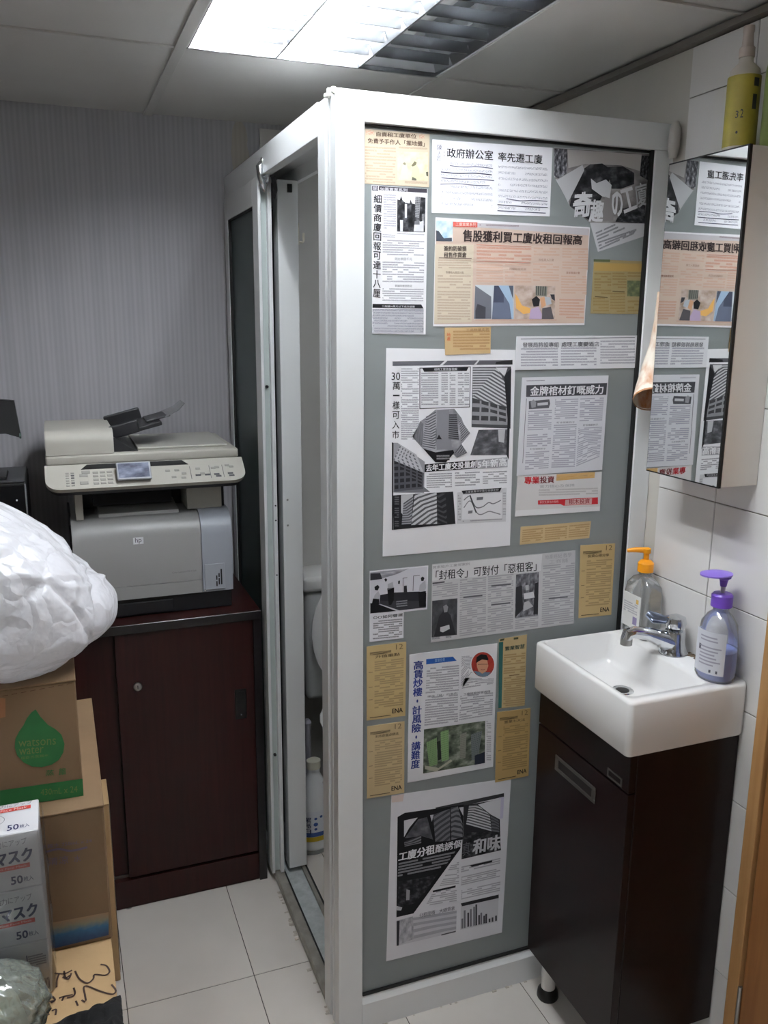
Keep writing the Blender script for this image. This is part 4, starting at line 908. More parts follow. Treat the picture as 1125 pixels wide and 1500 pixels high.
# ================================================================== NEWS CLIPPINGS ON THE GLASS
YG = .0124
GRP = 'news clippings stuck on the frosted panel'
WHITE, GREYP, TAN, PINK, YEL = (232, 231, 234), (196, 196, 196), (196, 172, 128), (200, 178, 164), (152, 136, 98)
INK, DK = (26, 26, 30), (40, 40, 44)
def flat(c): return mat('print %d %d %d' % c, c, .7, spec=.2)
class Clip:
    def __init__(s, z, pts, paper, label, off=.0006, var=.03):
        s.z = z; s.off = off; s.paper = paper
        m = mat('paper %d %d %d' % paper, paper, .65, spec=.3, var=var, vscale=8)
        F = [s.P(p, 0) for p in pts]; n = len(F)
        mb = MB().add(F+[Vector((p.x, YG-.0001, p.z)) for p in F], [tuple(range(n)), tuple(reversed(range(n, 2*n)))]+[(i, i+n, (i+1) % n+n, (i+1) % n) for i in range(n)])
        s.o = mb.build('news_clipping', m)
        tag(s.o, label, 'news clipping', GRP)
    def P(s, p, layer=1, z=None):
        ox, oy, k = z or s.z
        return at(ox+p[0]/k, oy+p[1]/k, 'y', YG-s.off-layer*.00015)
    def poly(s, name, pts, m, layer=1, z=None, uv=None):
        V_ = [s.P(p, layer, z) for p in pts]
        if isinstance(m, tuple): m = flat(m)
        if uv is None and len(pts) == 4: uv = [(0, 0), (1, 0), (1, 1), (0, 1)]
        if uv is None:
            xs = [p[0] for p in pts]; ys = [p[1] for p in pts]
            uv = [((p[0]-min(xs))/(max(xs)-min(xs)), (p[1]-min(ys))/(max(ys)-min(ys))) for p in pts]
        elif len(uv) == 2: u, v = uv; uv = [(0, 0), (u, 0), (u, v), (0, v)]
        return MB().add(V_, [tuple(range(len(pts)))], [uv]).build(name, m, s.o)
    def rect(s, name, x0, y0, x1, y1, m, sl=0.0, sr=None, layer=1, z=None, uv=None):
        sr = sl if sr is None else sr       # slope of the top and bottom edges
        dx = x1-x0
        return s.poly(name, [(x0, y0), (x1, y0+sl*dx), (x1, y1+sr*dx), (x0, y1)], m, layer, z, uv)
    def col(s, pts, pitch=4.6, paper=None, ink=(92, 92, 98), z=None, cover=.62, layer=1):
        k = (z or s.z)[2]
        wpx = abs(pts[1][0]-pts[0][0])/k; hpx = abs(pts[3][1]-pts[0][1])/k
        pitch *= .88; nl = max(1, round(hpx/pitch)); nc = wpx/pitch*1.05
        o_ = random.randint(0, 40)
        return s.poly('text_column', pts, print_text(paper or s.paper, ink, cover), layer, z, [(o_, o_), (o_+nc, o_), (o_+nc, o_+nl), (o_, o_+nl)])
    def cr(s, x0, y0, x1, y1, sl=0., **k): return s.col([(x0, y0), (x1, y0+sl*(x1-x0)), (x1, y1+sl*(x1-x0)), (x0, y1)], **k)
    def text(s, name, t, q, c=INK, bold=.02, layer=2, z=None):
        mb = MB(); items = [(t, q)] if isinstance(t, str) else t
        if not isinstance(t, str):      # list form: text(name, items, colour, bold, layer)
            c, bold, layer = q, (c if c is not INK else .02), (bold if bold != .02 else 2)
        for a, b_ in items: text_mb(mb, a, b_, lambda u, v: s.P((u, v), layer, z), bold)
        return mb.build(name, flat(c), s.o)
    def down(s, name, t, q, c=INK, bold=.02, layer=2, z=None, gap=.08):
        return text_down(MB(), t, q, lambda u, v: s.P((u, v), layer, z), bold, gap).build(name, flat(c), s.o)
    def line(s, name, pts, wd, c, layer=2, z=None):
        return ribbon(MB(), pts, wd, lambda u, v: s.P((u, v), layer, z), Vector((0, -1, 0))).build(name, flat(c), s.o)
def Q(x0, y0, x1, y1, sl=0.): d_ = sl*(x1-x0); return [(x0, y0), (x1, y0+d_), (x1, y1+d_), (x0, y1)]
BW = print_noise(((30, 30, 34), (90, 90, 96), (170, 170, 176)), 5)
BWD = print_noise(((16, 16, 18), (44, 44, 48), (96, 96, 100)), 5)
FAC = print_windows((186, 186, 190), (44, 44, 48), .55, 0)
FACG = print_windows((150, 150, 154), (40, 40, 44), .5, .7)

# --- 1 tan, top left
c = Clip((530, 180, 10), [(32, 84), (995, 165), (985, 945), (32, 890)], (194, 180, 158), 'pale tan clipping at the top left corner of the panel', .0006)
c.text('headline', [('自資租工廈單位', Q(215, 130, 800, 195, .06)), ('免費予手作人「擺地攤」', Q(88, 222, 920, 296, .06))], (84, 66, 58), .025)
c.rect('ornament', 60, 110, 180, 170, print_noise(((204, 190, 168), (200, 168, 148), (196, 120, 104)), 3), .06); c.rect('ornament', 840, 170, 920, 225, print_noise(((204, 190, 168), (200, 168, 148), (196, 120, 104)), 3), .06)
c.cr(45, 340, 500, 560, .05, ink=(164, 146, 128)); c.cr(45, 570, 490, 880, .05, ink=(164, 146, 128)); c.cr(540, 345, 960, 390, .05, ink=(164, 146, 128)); c.cr(550, 845, 960, 905, .05, ink=(164, 146, 128))
ph = c.rect('photo', 520, 420, 970, 835, print_noise(((188, 186, 150), (210, 204, 172), (222, 214, 186)), 3), .03)
c.poly('figure', [(600, 620), (650, 600), (680, 700), (690, 830), (560, 835), (575, 700)], (190, 192, 180), 2); c.poly('figure', [(740, 650), (800, 610), (840, 680), (850, 840), (720, 800), (735, 720)], (196, 200, 160), 2)
c.poly('figure_hair', [(725, 625), (775, 560), (805, 580), (790, 620), (745, 640)], (110, 104, 84), 3); c.poly('figure_hair', [(600, 600), (620, 575), (645, 590), (640, 625)], (130, 124, 104), 3)
c.poly('chair', [(740, 790), (800, 820), (800, 845), (730, 840)], (90, 88, 76), 3); c.poly('dark_edge', [(940, 720), (970, 715), (972, 785), (945, 775)], (84, 84, 72), 3)
# --- 2 tall strip with vertical headline
c = Clip((530, 180, 10), [(145, 910), (965, 968), (934, 3100), (153, 3088)], WHITE, 'tall white clipping with a vertical black headline and skyline photo', .0012)
c.rect('banner', 250, 925, 955, 985, (58, 54, 62), .06); c.rect('banner', 150, 918, 240, 992, (70, 66, 74), .05)
c.text('banner_text', '50萬置業系列', Q(270, 940, 665, 988, .06), (220, 218, 224)); c.text('banner_text', '睇', Q(165, 925, 228, 985, .05), (196, 194, 200))
z2 = (540, 320, 8.57)
c.down('headline', '細價商廈回報可達十八厘', [(176, 1050), (292, 1058), (270, 2580), (165, 2570)], (24, 24, 30), .022, gap=.14)
c.cr(315, 1045, 500, 1560, .04, pitch=4.0, ink=(110, 110, 122))
c.col([(175, 195), (335, 205), (330, 250), (175, 245)], z=z2, pitch=4.0, ink=(110, 110, 122)); c.col([(175, 265), (700, 285), (690, 480), (175, 470)], z=z2, pitch=3.8, ink=(96, 96, 108)); c.col([(175, 540), (700, 555), (690, 815), (175, 810)], z=z2, pitch=3.8, ink=(96, 96, 108)); c.col([(175, 875), (690, 885), (685, 1050), (172, 1045)], z=z2, pitch=3.8, ink=(96, 96, 108))
c.text('subheading', [('同比早回千元', Q(330, 492, 545, 525, .01)), ('買舖同樣受歡迎', Q(330, 830, 545, 860, .01))], (70, 70, 80), .0, z=z2)
c.poly('photo', [(520, 1060), (935, 1085), (925, 1600), (510, 1590)], (226, 226, 230))
c.poly('skyline', [(520, 1120), (555, 1130), (575, 1070), (600, 1140), (640, 1170), (700, 1180), (715, 1120), (735, 1180), (780, 1190), (785, 1080), (935, 1095), (925, 1600), (515, 1590)], BWD, 2)
for a in ([(630, 1185), (662, 1190), (660, 1390), (630, 1390)], [(785, 1080), (860, 1085), (840, 1390), (780, 1380)], [(880, 1330), (915, 1335), (915, 1500), (880, 1500)], [(560, 1420), (605, 1425), (600, 1590), (560, 1590)]):
    c.poly('tower', a, FACG if a[0][0] > 700 else (206, 206, 212), 3, uv=(3, 12))
c.poly('tower', [(775, 1440), (830, 1420), (860, 1450), (905, 1430), (905, 1595), (760, 1590)], print_windows((214, 214, 218), (70, 70, 76), .4, .6), 4, uv=None)
c.col([(355, 185), (700, 200), (700, 215), (355, 205)], z=z2, pitch=3.2)
c.poly('table_banner', [(50, 1072), (660, 1080), (690, 1130), (48, 1122)], (30, 30, 34), z=z2); c.text('banner_text', '工商舖50萬元以下成交個案', Q(165, 1090, 580, 1116, .01), (216, 216, 220), 0., z=z2)
c.rect('table', 48, 1135, 690, 1440, print_windows((206, 206, 210), (120, 120, 130), .5), .008, z=z2, uv=(8, 4))
c.col([(55, 1140), (690, 1150), (685, 1440), (52, 1435)], z=z2, pitch=4.6, paper=(176, 176, 182), ink=(84, 84, 96), cover=.5, layer=2)
# --- 3 white page, government offices
c = Clip((630, 200, 6.08), [(20, 25), (1092, 100), (1065, 712), (15, 680)], (240, 240, 246), 'white page headed 政府辦公室 率先遷工廈 with pen underlining', .0006)
c.text('headline', [('政府辦公室', Q(150, 100, 560, 185, .065)), ('率先遷工廈', Q(608, 138, 1000, 220, .065))], (22, 22, 28), .015)
for k in range(8):
    y_ = 228+k*51; i0 = 170 if k in (0, 4) else 95
    c.col(Q(i0, y_, 555 if k != 3 else 490, y_+36, .05), pitch=6.6, ink=(132, 132, 150), paper=(240, 240, 246), cover=.5)
for k in range(8):
    y_ = 258+k*52
    c.col(Q(608, y_, 1045 if k < 7 else 980, y_+36, .05), pitch=6.6, ink=(132, 132, 150), paper=(240, 240, 246), cover=.5)
c.line('pen_line', [(175, 258), (300, 272), (420, 268), (560, 285)], .0016, (84, 84, 110)); c.line('pen_line', [(95, 315), (250, 328), (400, 325), (550, 342)], .0018, (60, 60, 84)); c.line('pen_line', [(100, 368), (260, 378), (420, 380), (570, 392)], .0016, (84, 84, 110)); c.line('pen_line', [(92, 425), (260, 420), (380, 432), (530, 438)], .0016, (96, 96, 120))
c.line('pen_line', [(680, 552), (800, 572), (920, 568), (1045, 578)], .0016, (84, 84, 110)); c.line('pen_line', [(600, 606), (760, 618), (900, 626), (1048, 632)], .0016, (60, 60, 84)); c.line('pen_line', [(600, 660), (760, 668), (900, 676), (1030, 682)], .0016, (84, 84, 110))
c.text('handwriting', [('陳', Q(62, 70, 108, 125)), ('志', Q(66, 132, 100, 172)), ('匠', Q(62, 176, 98, 215)), (':', Q(120, 135, 130, 175))], (96, 96, 110), -.005)
# --- 4 protest photo collage
c = Clip((805, 205, 7.26), [(45, 80), (1080, 150), (1062, 1005), (515, 1190), (430, 880), (215, 705), (165, 600), (70, 425), (48, 380)], (196, 196, 200), 'black and white crowd photo cutting with a slanted lower edge', .0006)
c.poly('photo', [(50, 85), (1078, 152), (1050, 890), (430, 880), (215, 705), (130, 430), (60, 415)], print_noise(((70, 68, 70), (130, 126, 126), (176, 172, 172)), 3), 1)
c.poly('photo_wall', [(190, 100), (980, 155), (960, 330), (760, 270), (380, 255), (200, 300)], (176, 172, 170), 2)
c.poly('photo_dark', [(50, 90), (190, 100), (180, 360), (90, 410), (50, 380)], BW, 3)
c.poly('photo_dark', [(980, 165), (1070, 170), (1050, 430), (960, 380)], BWD, 3)
c.poly('figure', [(360, 310), (430, 260), (560, 250), (620, 290), (780, 280), (900, 350), (900, 470), (760, 520), (660, 520), (640, 420), (560, 600), (430, 860), (215, 700), (260, 430)], BWD, 3)
c.poly('placard', [(80, 425), (350, 265), (370, 320), (200, 660)], (190, 190, 194), 4)
c.poly('sleeve', [(440, 410), (500, 460), (600, 420), (660, 480), (640, 620), (560, 600), (450, 520)], (206, 206, 210), 4)
c.poly('arm', [(590, 600), (680, 640), (680, 860), (560, 860), (575, 720)], (140, 136, 136), 4)
c.poly('shadow', [(700, 870), (770, 730), (1020, 680), (1015, 890)], BWD, 4)
wl = (214, 214, 218)
c.text('headline', '奇', [(270, 560), (455, 560), (440, 800), (250, 830)], wl, .07, 5)
c.text('headline', '趣', [(450, 640), (580, 640), (560, 870), (420, 870)], wl, .05, 5)
c.text('headline', 'の', [(650, 545), (775, 560), (775, 800), (680, 820)], wl, .05, 5)
c.text('headline', '工', [(750, 540), (880, 500), (930, 720), (800, 775)], wl, .06, 5)
c.text('headline', '廈', [(895, 480), (1030, 440), (1040, 690), (930, 725)], (176, 176, 180), .02, 5)
for k in range(6):
    y_ = 985+k*33
    c.poly('text_column', [(490+k*8, y_), (700+k*50 if k < 3 else 960-k*12, y_-95-k*15), (700+k*50 if k < 3 else 960-k*12, y_-75-k*15), (490+k*8, y_+18)], print_text((196, 196, 200), (70, 70, 78), .6, .95), 2, uv=[(0, k), (30, k), (30, k+.9), (0, k+.9)])
# --- 5 pink feature, stocks into industrial flats
zz = (630, 315, 4.6875)
c = Clip(zz, [(38, 15), (1098, 85), (1060, 755), (22, 765)], (228, 226, 230), 'large pink news feature headed 售股獲利買工廈收租回報高', .0008)
c.poly('pink_sheet', [(42, 38), (1092, 100), (1056, 742), (28, 750)], flat(PINK)); c.poly('grey_strip', [(45, 40), (1090, 92), (1088, 140), (500, 95), (45, 70)], (190, 186, 190), 2)
c.poly('cream_column', [(35, 200), (300, 205), (285, 735), (28, 745)], (204, 192, 172), 2)
c.text('headline', '售股獲利買工廈收租回報高', [(228, 100), (1045, 140), (1040, 205), (226, 180)], (58, 48, 48), .04, 4)
c.rect('photo', 42, 38, 155, 178, print_noise(((150, 186, 210), (204, 220, 228), (228, 232, 234)), 2), .03, layer=3)
c.poly('tower', [(42, 105), (60, 110), (95, 160), (150, 155), (150, 180), (42, 178)], (66, 72, 82), 4)
c.rect('red_tab', 158, 45, 325, 80, (200, 92, 82), .03, layer=3); c.text('tab_text', '工廈置業系列', Q(175, 50, 315, 74, .03), (240, 226, 216), .0, 4)
c.col(Q(340, 62, 610, 80, .03), pitch=3.6, paper=(190, 186, 190), ink=(130, 110, 116), layer=3)
c.text('subheading', [('簽約防破損', Q(95, 212, 250, 248, .0)), ('租售作貨倉', Q(95, 256, 250, 292, .0))], (62, 52, 50), .03, 4)
c.line('rule', [(60, 294), (285, 298)], .0012, (110, 92, 86), 4)
ci = (170, 150, 134); pi = (196, 160, 142)
c.cr(55, 305, 282, 372, .01, paper=(204, 192, 172), ink=ci, layer=3); c.text('subheading', '市傳收入高百分點', Q(108, 384, 232, 402, .02), (120, 104, 94), 0, 4); c.cr(52, 412, 280, 510, .01, paper=(204, 192, 172), ink=ci, layer=3); c.cr(50, 520, 276, 725, .01, paper=(204, 192, 172), ink=ci, layer=3)
c.cr(320, 215, 695, 310, .03, paper=PINK, ink=(186, 130, 112), pitch=5.4, layer=3); c.line('rule', [(318, 204), (695, 218)], .001, (190, 120, 104), 4); c.line('rule', [(318, 318), (690, 328)], .001, (190, 120, 104), 4)
c.cr(318, 335, 500, 465, .02, paper=PINK, ink=pi, layer=3); c.cr(515, 385, 695, 470, .02, paper=PINK, ink=pi, layer=3); c.cr(515, 336, 690, 352, .02, paper=PINK, ink=pi, layer=3); c.text('subheading', '回報較住宅高', Q(545, 362, 660, 378, .02), (150, 120, 108), 0, 4)
c.cr(712, 222, 888, 285, .02, paper=PINK, ink=pi, layer=3); c.text('subheading', '放租買入工廈', Q(745, 298, 850, 315, .02), (150, 120, 108), 0, 4); c.cr(708, 330, 885, 460, .02, paper=PINK, ink=pi, layer=3)
c.cr(908, 225, 1085, 375, .02, paper=PINK, ink=pi, layer=3); c.text('subheading', '買家要識計數', Q(935, 388, 1030, 404, .02), (150, 110, 96), .01, 4); c.cr(900, 415, 1075, 545, .02, paper=PINK, ink=pi, layer=3); c.cr(888, 575, 1055, 715, .02, paper=PINK, ink=(190, 142, 122), layer=3); c.cr(310, 715, 870, 732, .0, paper=PINK, ink=pi, layer=3)
c.poly('photo', [(310, 480), (575, 485), (575, 715), (300, 715)], (196, 202, 208), 3)
c.poly('tower', [(310, 485), (420, 560), (420, 712), (302, 712)], (104, 106, 114), 4); c.poly('tower_base', [(325, 610), (382, 632), (380, 712), (312, 712), (312, 655)], (66, 66, 72), 5); c.poly('tower', [(440, 485), (470, 485), (545, 610), (560, 715), (425, 715)], print_windows((104, 112, 132), (62, 66, 84), .5, .6), 4, uv=None); c.poly('sky', [(470, 485), (545, 485), (570, 600), (572, 712), (560, 712), (545, 610)], (160, 182, 206), 5); c.poly('tower', [(540, 485), (572, 485), (570, 580)], (84, 90, 104), 6)
c.poly('photo', [(585, 483), (860, 487), (858, 715), (582, 715)], print_noise(((150, 130, 110), (190, 170, 160), (206, 196, 190)), 3), 3)
c.poly('arm', [(585, 540), (600, 560), (630, 620), (690, 640), (700, 670), (640, 680), (590, 640)], (222, 170, 96), 4); c.poly('hair', [(698, 580), (730, 555), (755, 580), (748, 625), (710, 630)], (36, 34, 38), 5); c.poly('shirt', [(690, 645), (745, 630), (768, 680), (765, 714), (680, 714)], (186, 166, 196), 5); c.poly('face', [(755, 570), (785, 560), (795, 620), (765, 640)], (206, 158, 122), 5); c.poly('cap', [(785, 560), (825, 565), (835, 610), (800, 620)], (176, 182, 190), 6); c.poly('shirt', [(770, 640), (830, 630), (850, 714), (768, 714)], (88, 84, 88), 5); c.poly('window', [(725, 487), (805, 490), (800, 560), (725, 555)], print_windows((130, 130, 120), (60, 62, 62), .9, .5), 4, uv=(5, 1)); c.poly('hair', [(825, 545), (855, 545), (858, 590), (835, 575)], (60, 60, 66), 6)
# --- 6 yellowed, green header
c = Clip((755, 370, 5.625), [(648, 55), (1062, 72), (1040, 508), (618, 503)], YEL, 'yellowed clipping with a green building photo near the mirror', .0006, .08)
c.rect('green_tab', 645, 55, 780, 75, (92, 100, 72), .02); c.rect('orange_band', 650, 85, 1058, 150, (170, 140, 82), .02)
yi = (134, 110, 62)
c.cr(650, 165, 790, 350, .02, ink=yi); c.cr(640, 370, 770, 495, .0, ink=yi); c.cr(800, 165, 915, 300, .02, ink=yi); c.cr(780, 330, 905, 500, .0, ink=yi); c.cr(925, 395, 1040, 495, .0, ink=yi); c.cr(925, 160, 1050, 210, .02, ink=yi)
c.rect('photo', 922, 230, 1040, 360, print_noise(((74, 84, 62), (96, 104, 76), (128, 130, 90)), 3), .02); c.line('rule', [(800, 318), (900, 324)], .002, (90, 74, 44)); c.line('rule', [(655, 362), (760, 370)], .002, (90, 74, 44))
# --- 7 small orange strip
c = Clip((530, 480, 2.616), [(318, 0), (495, -3), (493, 98), (320, 105)], (192, 164, 122), 'small orange slip above the page headed 30萬一樣可入市', .0022)
c.cr(350, 12, 490, 90, -.01, ink=(150, 110, 66)); c.text('mark', [('地', Q(326, 20, 340, 34)), ('產', Q(326, 36, 340, 50))], (196, 96, 60)); c.text('subheading', '工商物業走勢', Q(400, 4, 488, 14, -.03), (120, 84, 50), 0)
# --- 8 wide strip
c = Clip((755, 370, 5.625), [(12, 690), (1018, 683), (1003, 950), (0, 968)], (222, 222, 226), 'wide white strip headed 發展局將設專組 on the right half', .0018)
c.text('headline', [('發展局將設專組', Q(60, 740, 358, 782, -.01)), ('處理工廈變酒店', Q(380, 736, 690, 776, -.01))], (72, 72, 80), .005)
c.line('rule', [(45, 712), (985, 700)], .0012, (90, 90, 100)); c.cr(45, 788, 350, 945, -.01, ink=(134, 134, 148)); c.cr(375, 782, 668, 940, -.01, ink=(134, 134, 148)); c.cr(700, 725, 985, 925, -.01, ink=(134, 134, 148))
# --- 9 large page, 30
zz = (565, 510, 5.77)
c = Clip(zz, [(5, 0), (1098, 15), (1050, 1668), (-26, 1762)], (234, 234, 238), 'large white page headed 30萬一樣可入市 with building photos', .0010)
zb = (565, 640, 5.77)
c.rect('top_bar', 58, 112, 1072, 150, (92, 92, 98), -.012, -.012); c.poly('slash', [(455, 145), (500, 105), (525, 104), (480, 145)], (226, 226, 230), 2); c.poly('slash', [(745, 140), (780, 102), (795, 101), (765, 140)], (210, 210, 214), 2); c.poly('bar_end', [(925, 138), (935, 115), (1072, 98), (1072, 138)], (40, 40, 44), 2)
c.down('headline', '萬一樣可入市', [(60, 285), (122, 285), (112, 780), (55, 780)], (24, 24, 28), .012, gap=.2); c.text('headline', '30', Q(50, 205, 122, 270), (24, 24, 28), .01)
c.cr(130, 170, 280, 780, .0, pitch=3.6, ink=(120, 120, 130))
c.poly('table', [(285, 165), (720, 155), (712, 500), (285, 515)], (52, 52, 56)); c.poly('table_sheet', [(292, 172), (714, 162), (706, 494), (292, 508)], (224, 224, 228), 2); c.poly('table_banner', [(310, 170), (700, 162), (685, 192), (325, 200)], (26, 26, 30), 3); c.text('banner_text', '細碼工廈放盤個案', Q(410, 168, 605, 190, -.01), (220, 220, 224), 0., 4)
for a, b_ in ((300, 445), (470, 525), (540, 590), (610, 660), (665, 705)): c.cr(a, 208, b_, 488, -.01, pitch=3.8, paper=(224, 224, 228), ink=(104, 104, 112), layer=3)
c.poly('photo', [(735, 160), (1060, 155), (1055, 680), (725, 668)], (70, 70, 74)); c.poly('facade', [(735, 160), (940, 160), (1010, 300), (1030, 500), (735, 420)], print_windows((206, 206, 210), (54, 54, 60), .5), 2, uv=[(0, 0), (4, 0), (4.6, 3), (5, 9), (0, 12)]); c.poly('sky', [(930, 165), (1030, 165), (1005, 240)], (210, 210, 214), 3)
c.poly('podium', [(735, 425), (1030, 505), (1030, 650), (728, 640)], print_windows((150, 150, 154), (28, 28, 32), .55, .8), 2, uv=(4, 3)); c.poly('side_shadow', [(1000, 230), (1062, 170), (1040, 945), (1020, 900), (1030, 600)], (34, 34, 38), 3)
c.poly('photo', [(420, 520), (580, 512), (640, 590), (660, 640), (715, 720), (640, 810), (690, 885), (600, 925), (560, 890), (510, 965), (420, 965), (225, 750), (290, 620), (350, 580)], print_noise(((96, 96, 100), (140, 140, 146), (176, 176, 182)), 3), 1)
c.poly('facade', [(340, 580), (425, 535), (420, 860), (310, 840)], print_windows((170, 170, 176), (70, 70, 76), .5), 2, uv=(3, 14)); c.poly('facade', [(435, 525), (535, 520), (560, 850), (430, 860)], (128, 128, 134), 2); c.poly('facade', [(535, 560), (600, 560), (620, 780), (530, 770)], print_windows((120, 120, 126), (36, 36, 40), .5), 3, uv=(3, 12)); c.poly('facade', [(620, 600), (660, 640), (715, 720), (640, 800)], print_windows((160, 160, 166), (70, 70, 76), .5), 3, uv=(2, 10)); c.poly('facade', [(235, 750), (295, 620), (320, 640), (310, 830)], print_windows((130, 130, 136), (80, 80, 86), .5), 3, uv=(2, 8)); c.poly('dark_base', [(320, 850), (420, 880), (570, 860), (580, 885), (510, 965), (420, 965)], (26, 26, 30), 4); c.cr(430, 905, 540, 950, -.02, pitch=3.6, paper=(26, 26, 30), ink=(150, 150, 154), layer=5); c.poly('truck_park', [(580, 890), (640, 810), (690, 885), (605, 925)], print_windows((140, 140, 146), (70, 70, 76), .5), 4, uv=(2, 5)); c.poly('dark_block', [(430, 770), (450, 730), (475, 770)], (40, 40, 44), 5)
c.poly('photo', [(785, 690), (1030, 685), (1035, 905), (715, 905)], print_noise(((56, 56, 60), (84, 84, 88), (124, 124, 130)), 4), 1); c.poly('sky', [(950, 690), (1010, 688), (1000, 800), (955, 790)], (186, 186, 190), 2)
c.poly('photo', [(60, 800), (100, 800), (330, 960), (325, 1225), (62, 1220)], (150, 150, 156), 1)
z = zb
c.poly('facade', [(65, 195), (125, 65), (260, 150), (320, 300)], print_windows((190, 190, 196), (90, 90, 96), .4, .6), 2, z, uv=(5, 6)); c.poly('facade', [(70, 200), (322, 305), (318, 440), (72, 462)], print_windows((84, 84, 90), (30, 30, 34), .6, .7), 3, z, uv=(5, 5)); c.poly('street', [(70, 440), (320, 420), (375, 465), (70, 470)], (110, 110, 116), 2, z); c.poly('page_edge', [(52, 45), (66, 50), (62, 785), (52, 788)], (30, 30, 34), 2, z)
c.poly('banner', [(330, 232), (770, 195), (775, 265), (328, 298)], (22, 22, 26), 2, z); c.text('headline', '去年工廈交投量創', [(342, 236), (765, 200), (765, 258), (342, 292)], (236, 236, 240), .045, 3, z)
c.poly('banner_fade', [(775, 195), (1030, 170), (1030, 255), (775, 270)], print_noise(((130, 130, 136), (170, 170, 176), (200, 200, 206)), 2), 2, z); c.text('headline', '5年新高', [(778, 200), (1022, 178), (1022, 245), (778, 266)], (236, 236, 240), .03, 3, z)
c.cr(345, 312, 560, 440, -.04, z=z, pitch=3.8, ink=(96, 96, 104)); c.cr(585, 300, 795, 425, -.04, z=z, pitch=3.8, ink=(96, 96, 104)); c.cr(820, 295, 1025, 405, -.04, z=z, pitch=3.8, ink=(96, 96, 104))
c.poly('photo', [(120, 490), (570, 462), (590, 735), (65, 785), (60, 495)], (34, 34, 38), 3, z); c.poly('sky', [(130, 492), (235, 480), (180, 700), (130, 640)], (186, 186, 190), 4, z); c.poly('facade', [(245, 480), (430, 470), (435, 735), (215, 745)], print_windows((206, 206, 210), (50, 50, 54), .45), 4, z, uv=[(0, 0), (2, 1.5), (2, 9), (0, 5.5)]); c.poly('facade', [(432, 470), (505, 480), (520, 735), (436, 735)], print_windows((70, 70, 74), (26, 26, 30), .6), 4, z, uv=[(0, 0), (2, 1), (2, 6), (0, 7)]); c.poly('facade', [(150, 560), (235, 500), (215, 735), (135, 740)], print_windows((160, 160, 166), (70, 70, 74), .5), 5, z, uv=(3, 9)); c.cr(75, 505, 112, 765, .0, z=z, pitch=3.6, paper=(34, 34, 38), ink=(110, 110, 114), layer=4)
c.poly('chart', [(605, 470), (1022, 430), (1015, 715), (600, 735)], (206, 206, 210), 1, z); c.poly('chart_sheet', [(650, 490), (985, 470), (980, 690), (645, 700)], (226, 226, 230), 2, z); c.poly('chart_banner', [(640, 455), (980, 430), (965, 462), (655, 482)], (26, 26, 30), 3, z); c.text('banner_text', '工廈買賣成交量及金額走勢', [(672, 457), (955, 436), (955, 455), (672, 476)], (200, 200, 204), 0., 4, z)
c.line('chart_line', [(660, 535), (710, 500), (740, 560), (770, 598), (820, 590), (870, 555), (910, 565), (975, 535)], .0022, (110, 110, 116), 3, z); c.line('chart_line', [(660, 600), (715, 540), (770, 640), (810, 655), (870, 630), (920, 640), (970, 655)], .0022, (130, 130, 136), 3, z); c.line('chart_line', [(712, 492), (735, 560), (765, 640)], .003, (60, 60, 64), 4, z)
c.poly('chart_label', [(770, 510), (825, 506), (820, 530), (768, 535)], (110, 110, 116), 4, z); c.poly('chart_label', [(698, 625), (735, 620), (732, 645), (696, 650)], (120, 120, 126), 4, z)
c.cr(610, 490, 635, 715, .0, z=z, pitch=4.4, paper=(206, 206, 210), ink=(150, 150, 156), layer=2); c.cr(990, 470, 1016, 690, .0, z=z, pitch=4.4, paper=(206, 206, 210), ink=(150, 150, 156), layer=2); c.cr(650, 708, 985, 726, -.06, z=z, pitch=4.4, paper=(206, 206, 210), ink=(130, 130, 136), layer=2)
# --- 10 coffin nail
zz = (750, 545, 7.5)
c = Clip(zz, [(115, 60), (1062, 38), (990, 1075), (55, 1140)], (216, 216, 222), 'grey white column headed 金牌棺材釘 in a dark band', .0018)
c.poly('banner', [(158, 145), (1045, 120), (1035, 250), (155, 275)], (72, 72, 78)); c.text('headline', '金牌棺材釘嘅威力', [(205, 160), (1005, 140), (1000, 240), (200, 262)], (226, 226, 230), .03)
c.poly('tab', [(185, 320), (410, 300), (420, 345), (405, 395), (185, 408)], (86, 86, 92), 2); c.poly('tab_face', [(205, 330), (235, 300), (265, 330), (260, 385), (215, 395)], (150, 150, 156), 3); c.poly('tab_slot', [(280, 340), (395, 330), (395, 360), (280, 370)], (196, 196, 202), 3)
bi = (140, 140, 156)
for q in ([(180, 425), (440, 415), (430, 640), (170, 650)], [(165, 690), (430, 675), (425, 820), (160, 830)], [(150, 880), (410, 865), (400, 1065), (140, 1080)], [(475, 300), (730, 290), (715, 515), (465, 525)], [(460, 580), (710, 570), (690, 1050), (430, 1060)], [(750, 290), (1010, 280), (990, 540), (740, 550)], [(730, 615), (990, 600), (960, 940), (705, 1045)]): c.col(q, pitch=3.4, ink=bi, cover=.72)
for q in (Q(200, 835, 370, 855, -.02), Q(490, 545, 690, 565, -.02), Q(780, 572, 945, 595, -.03)): c.text('subheading', '釘住個案例子', q, (80, 80, 88), .0)
c.line('edge_line', [(160, 290), (140, 600), (118, 1000)], .0012, (90, 90, 96)); c.cr(160, 92, 360, 108, -.02, pitch=2.6, ink=(110, 110, 118))
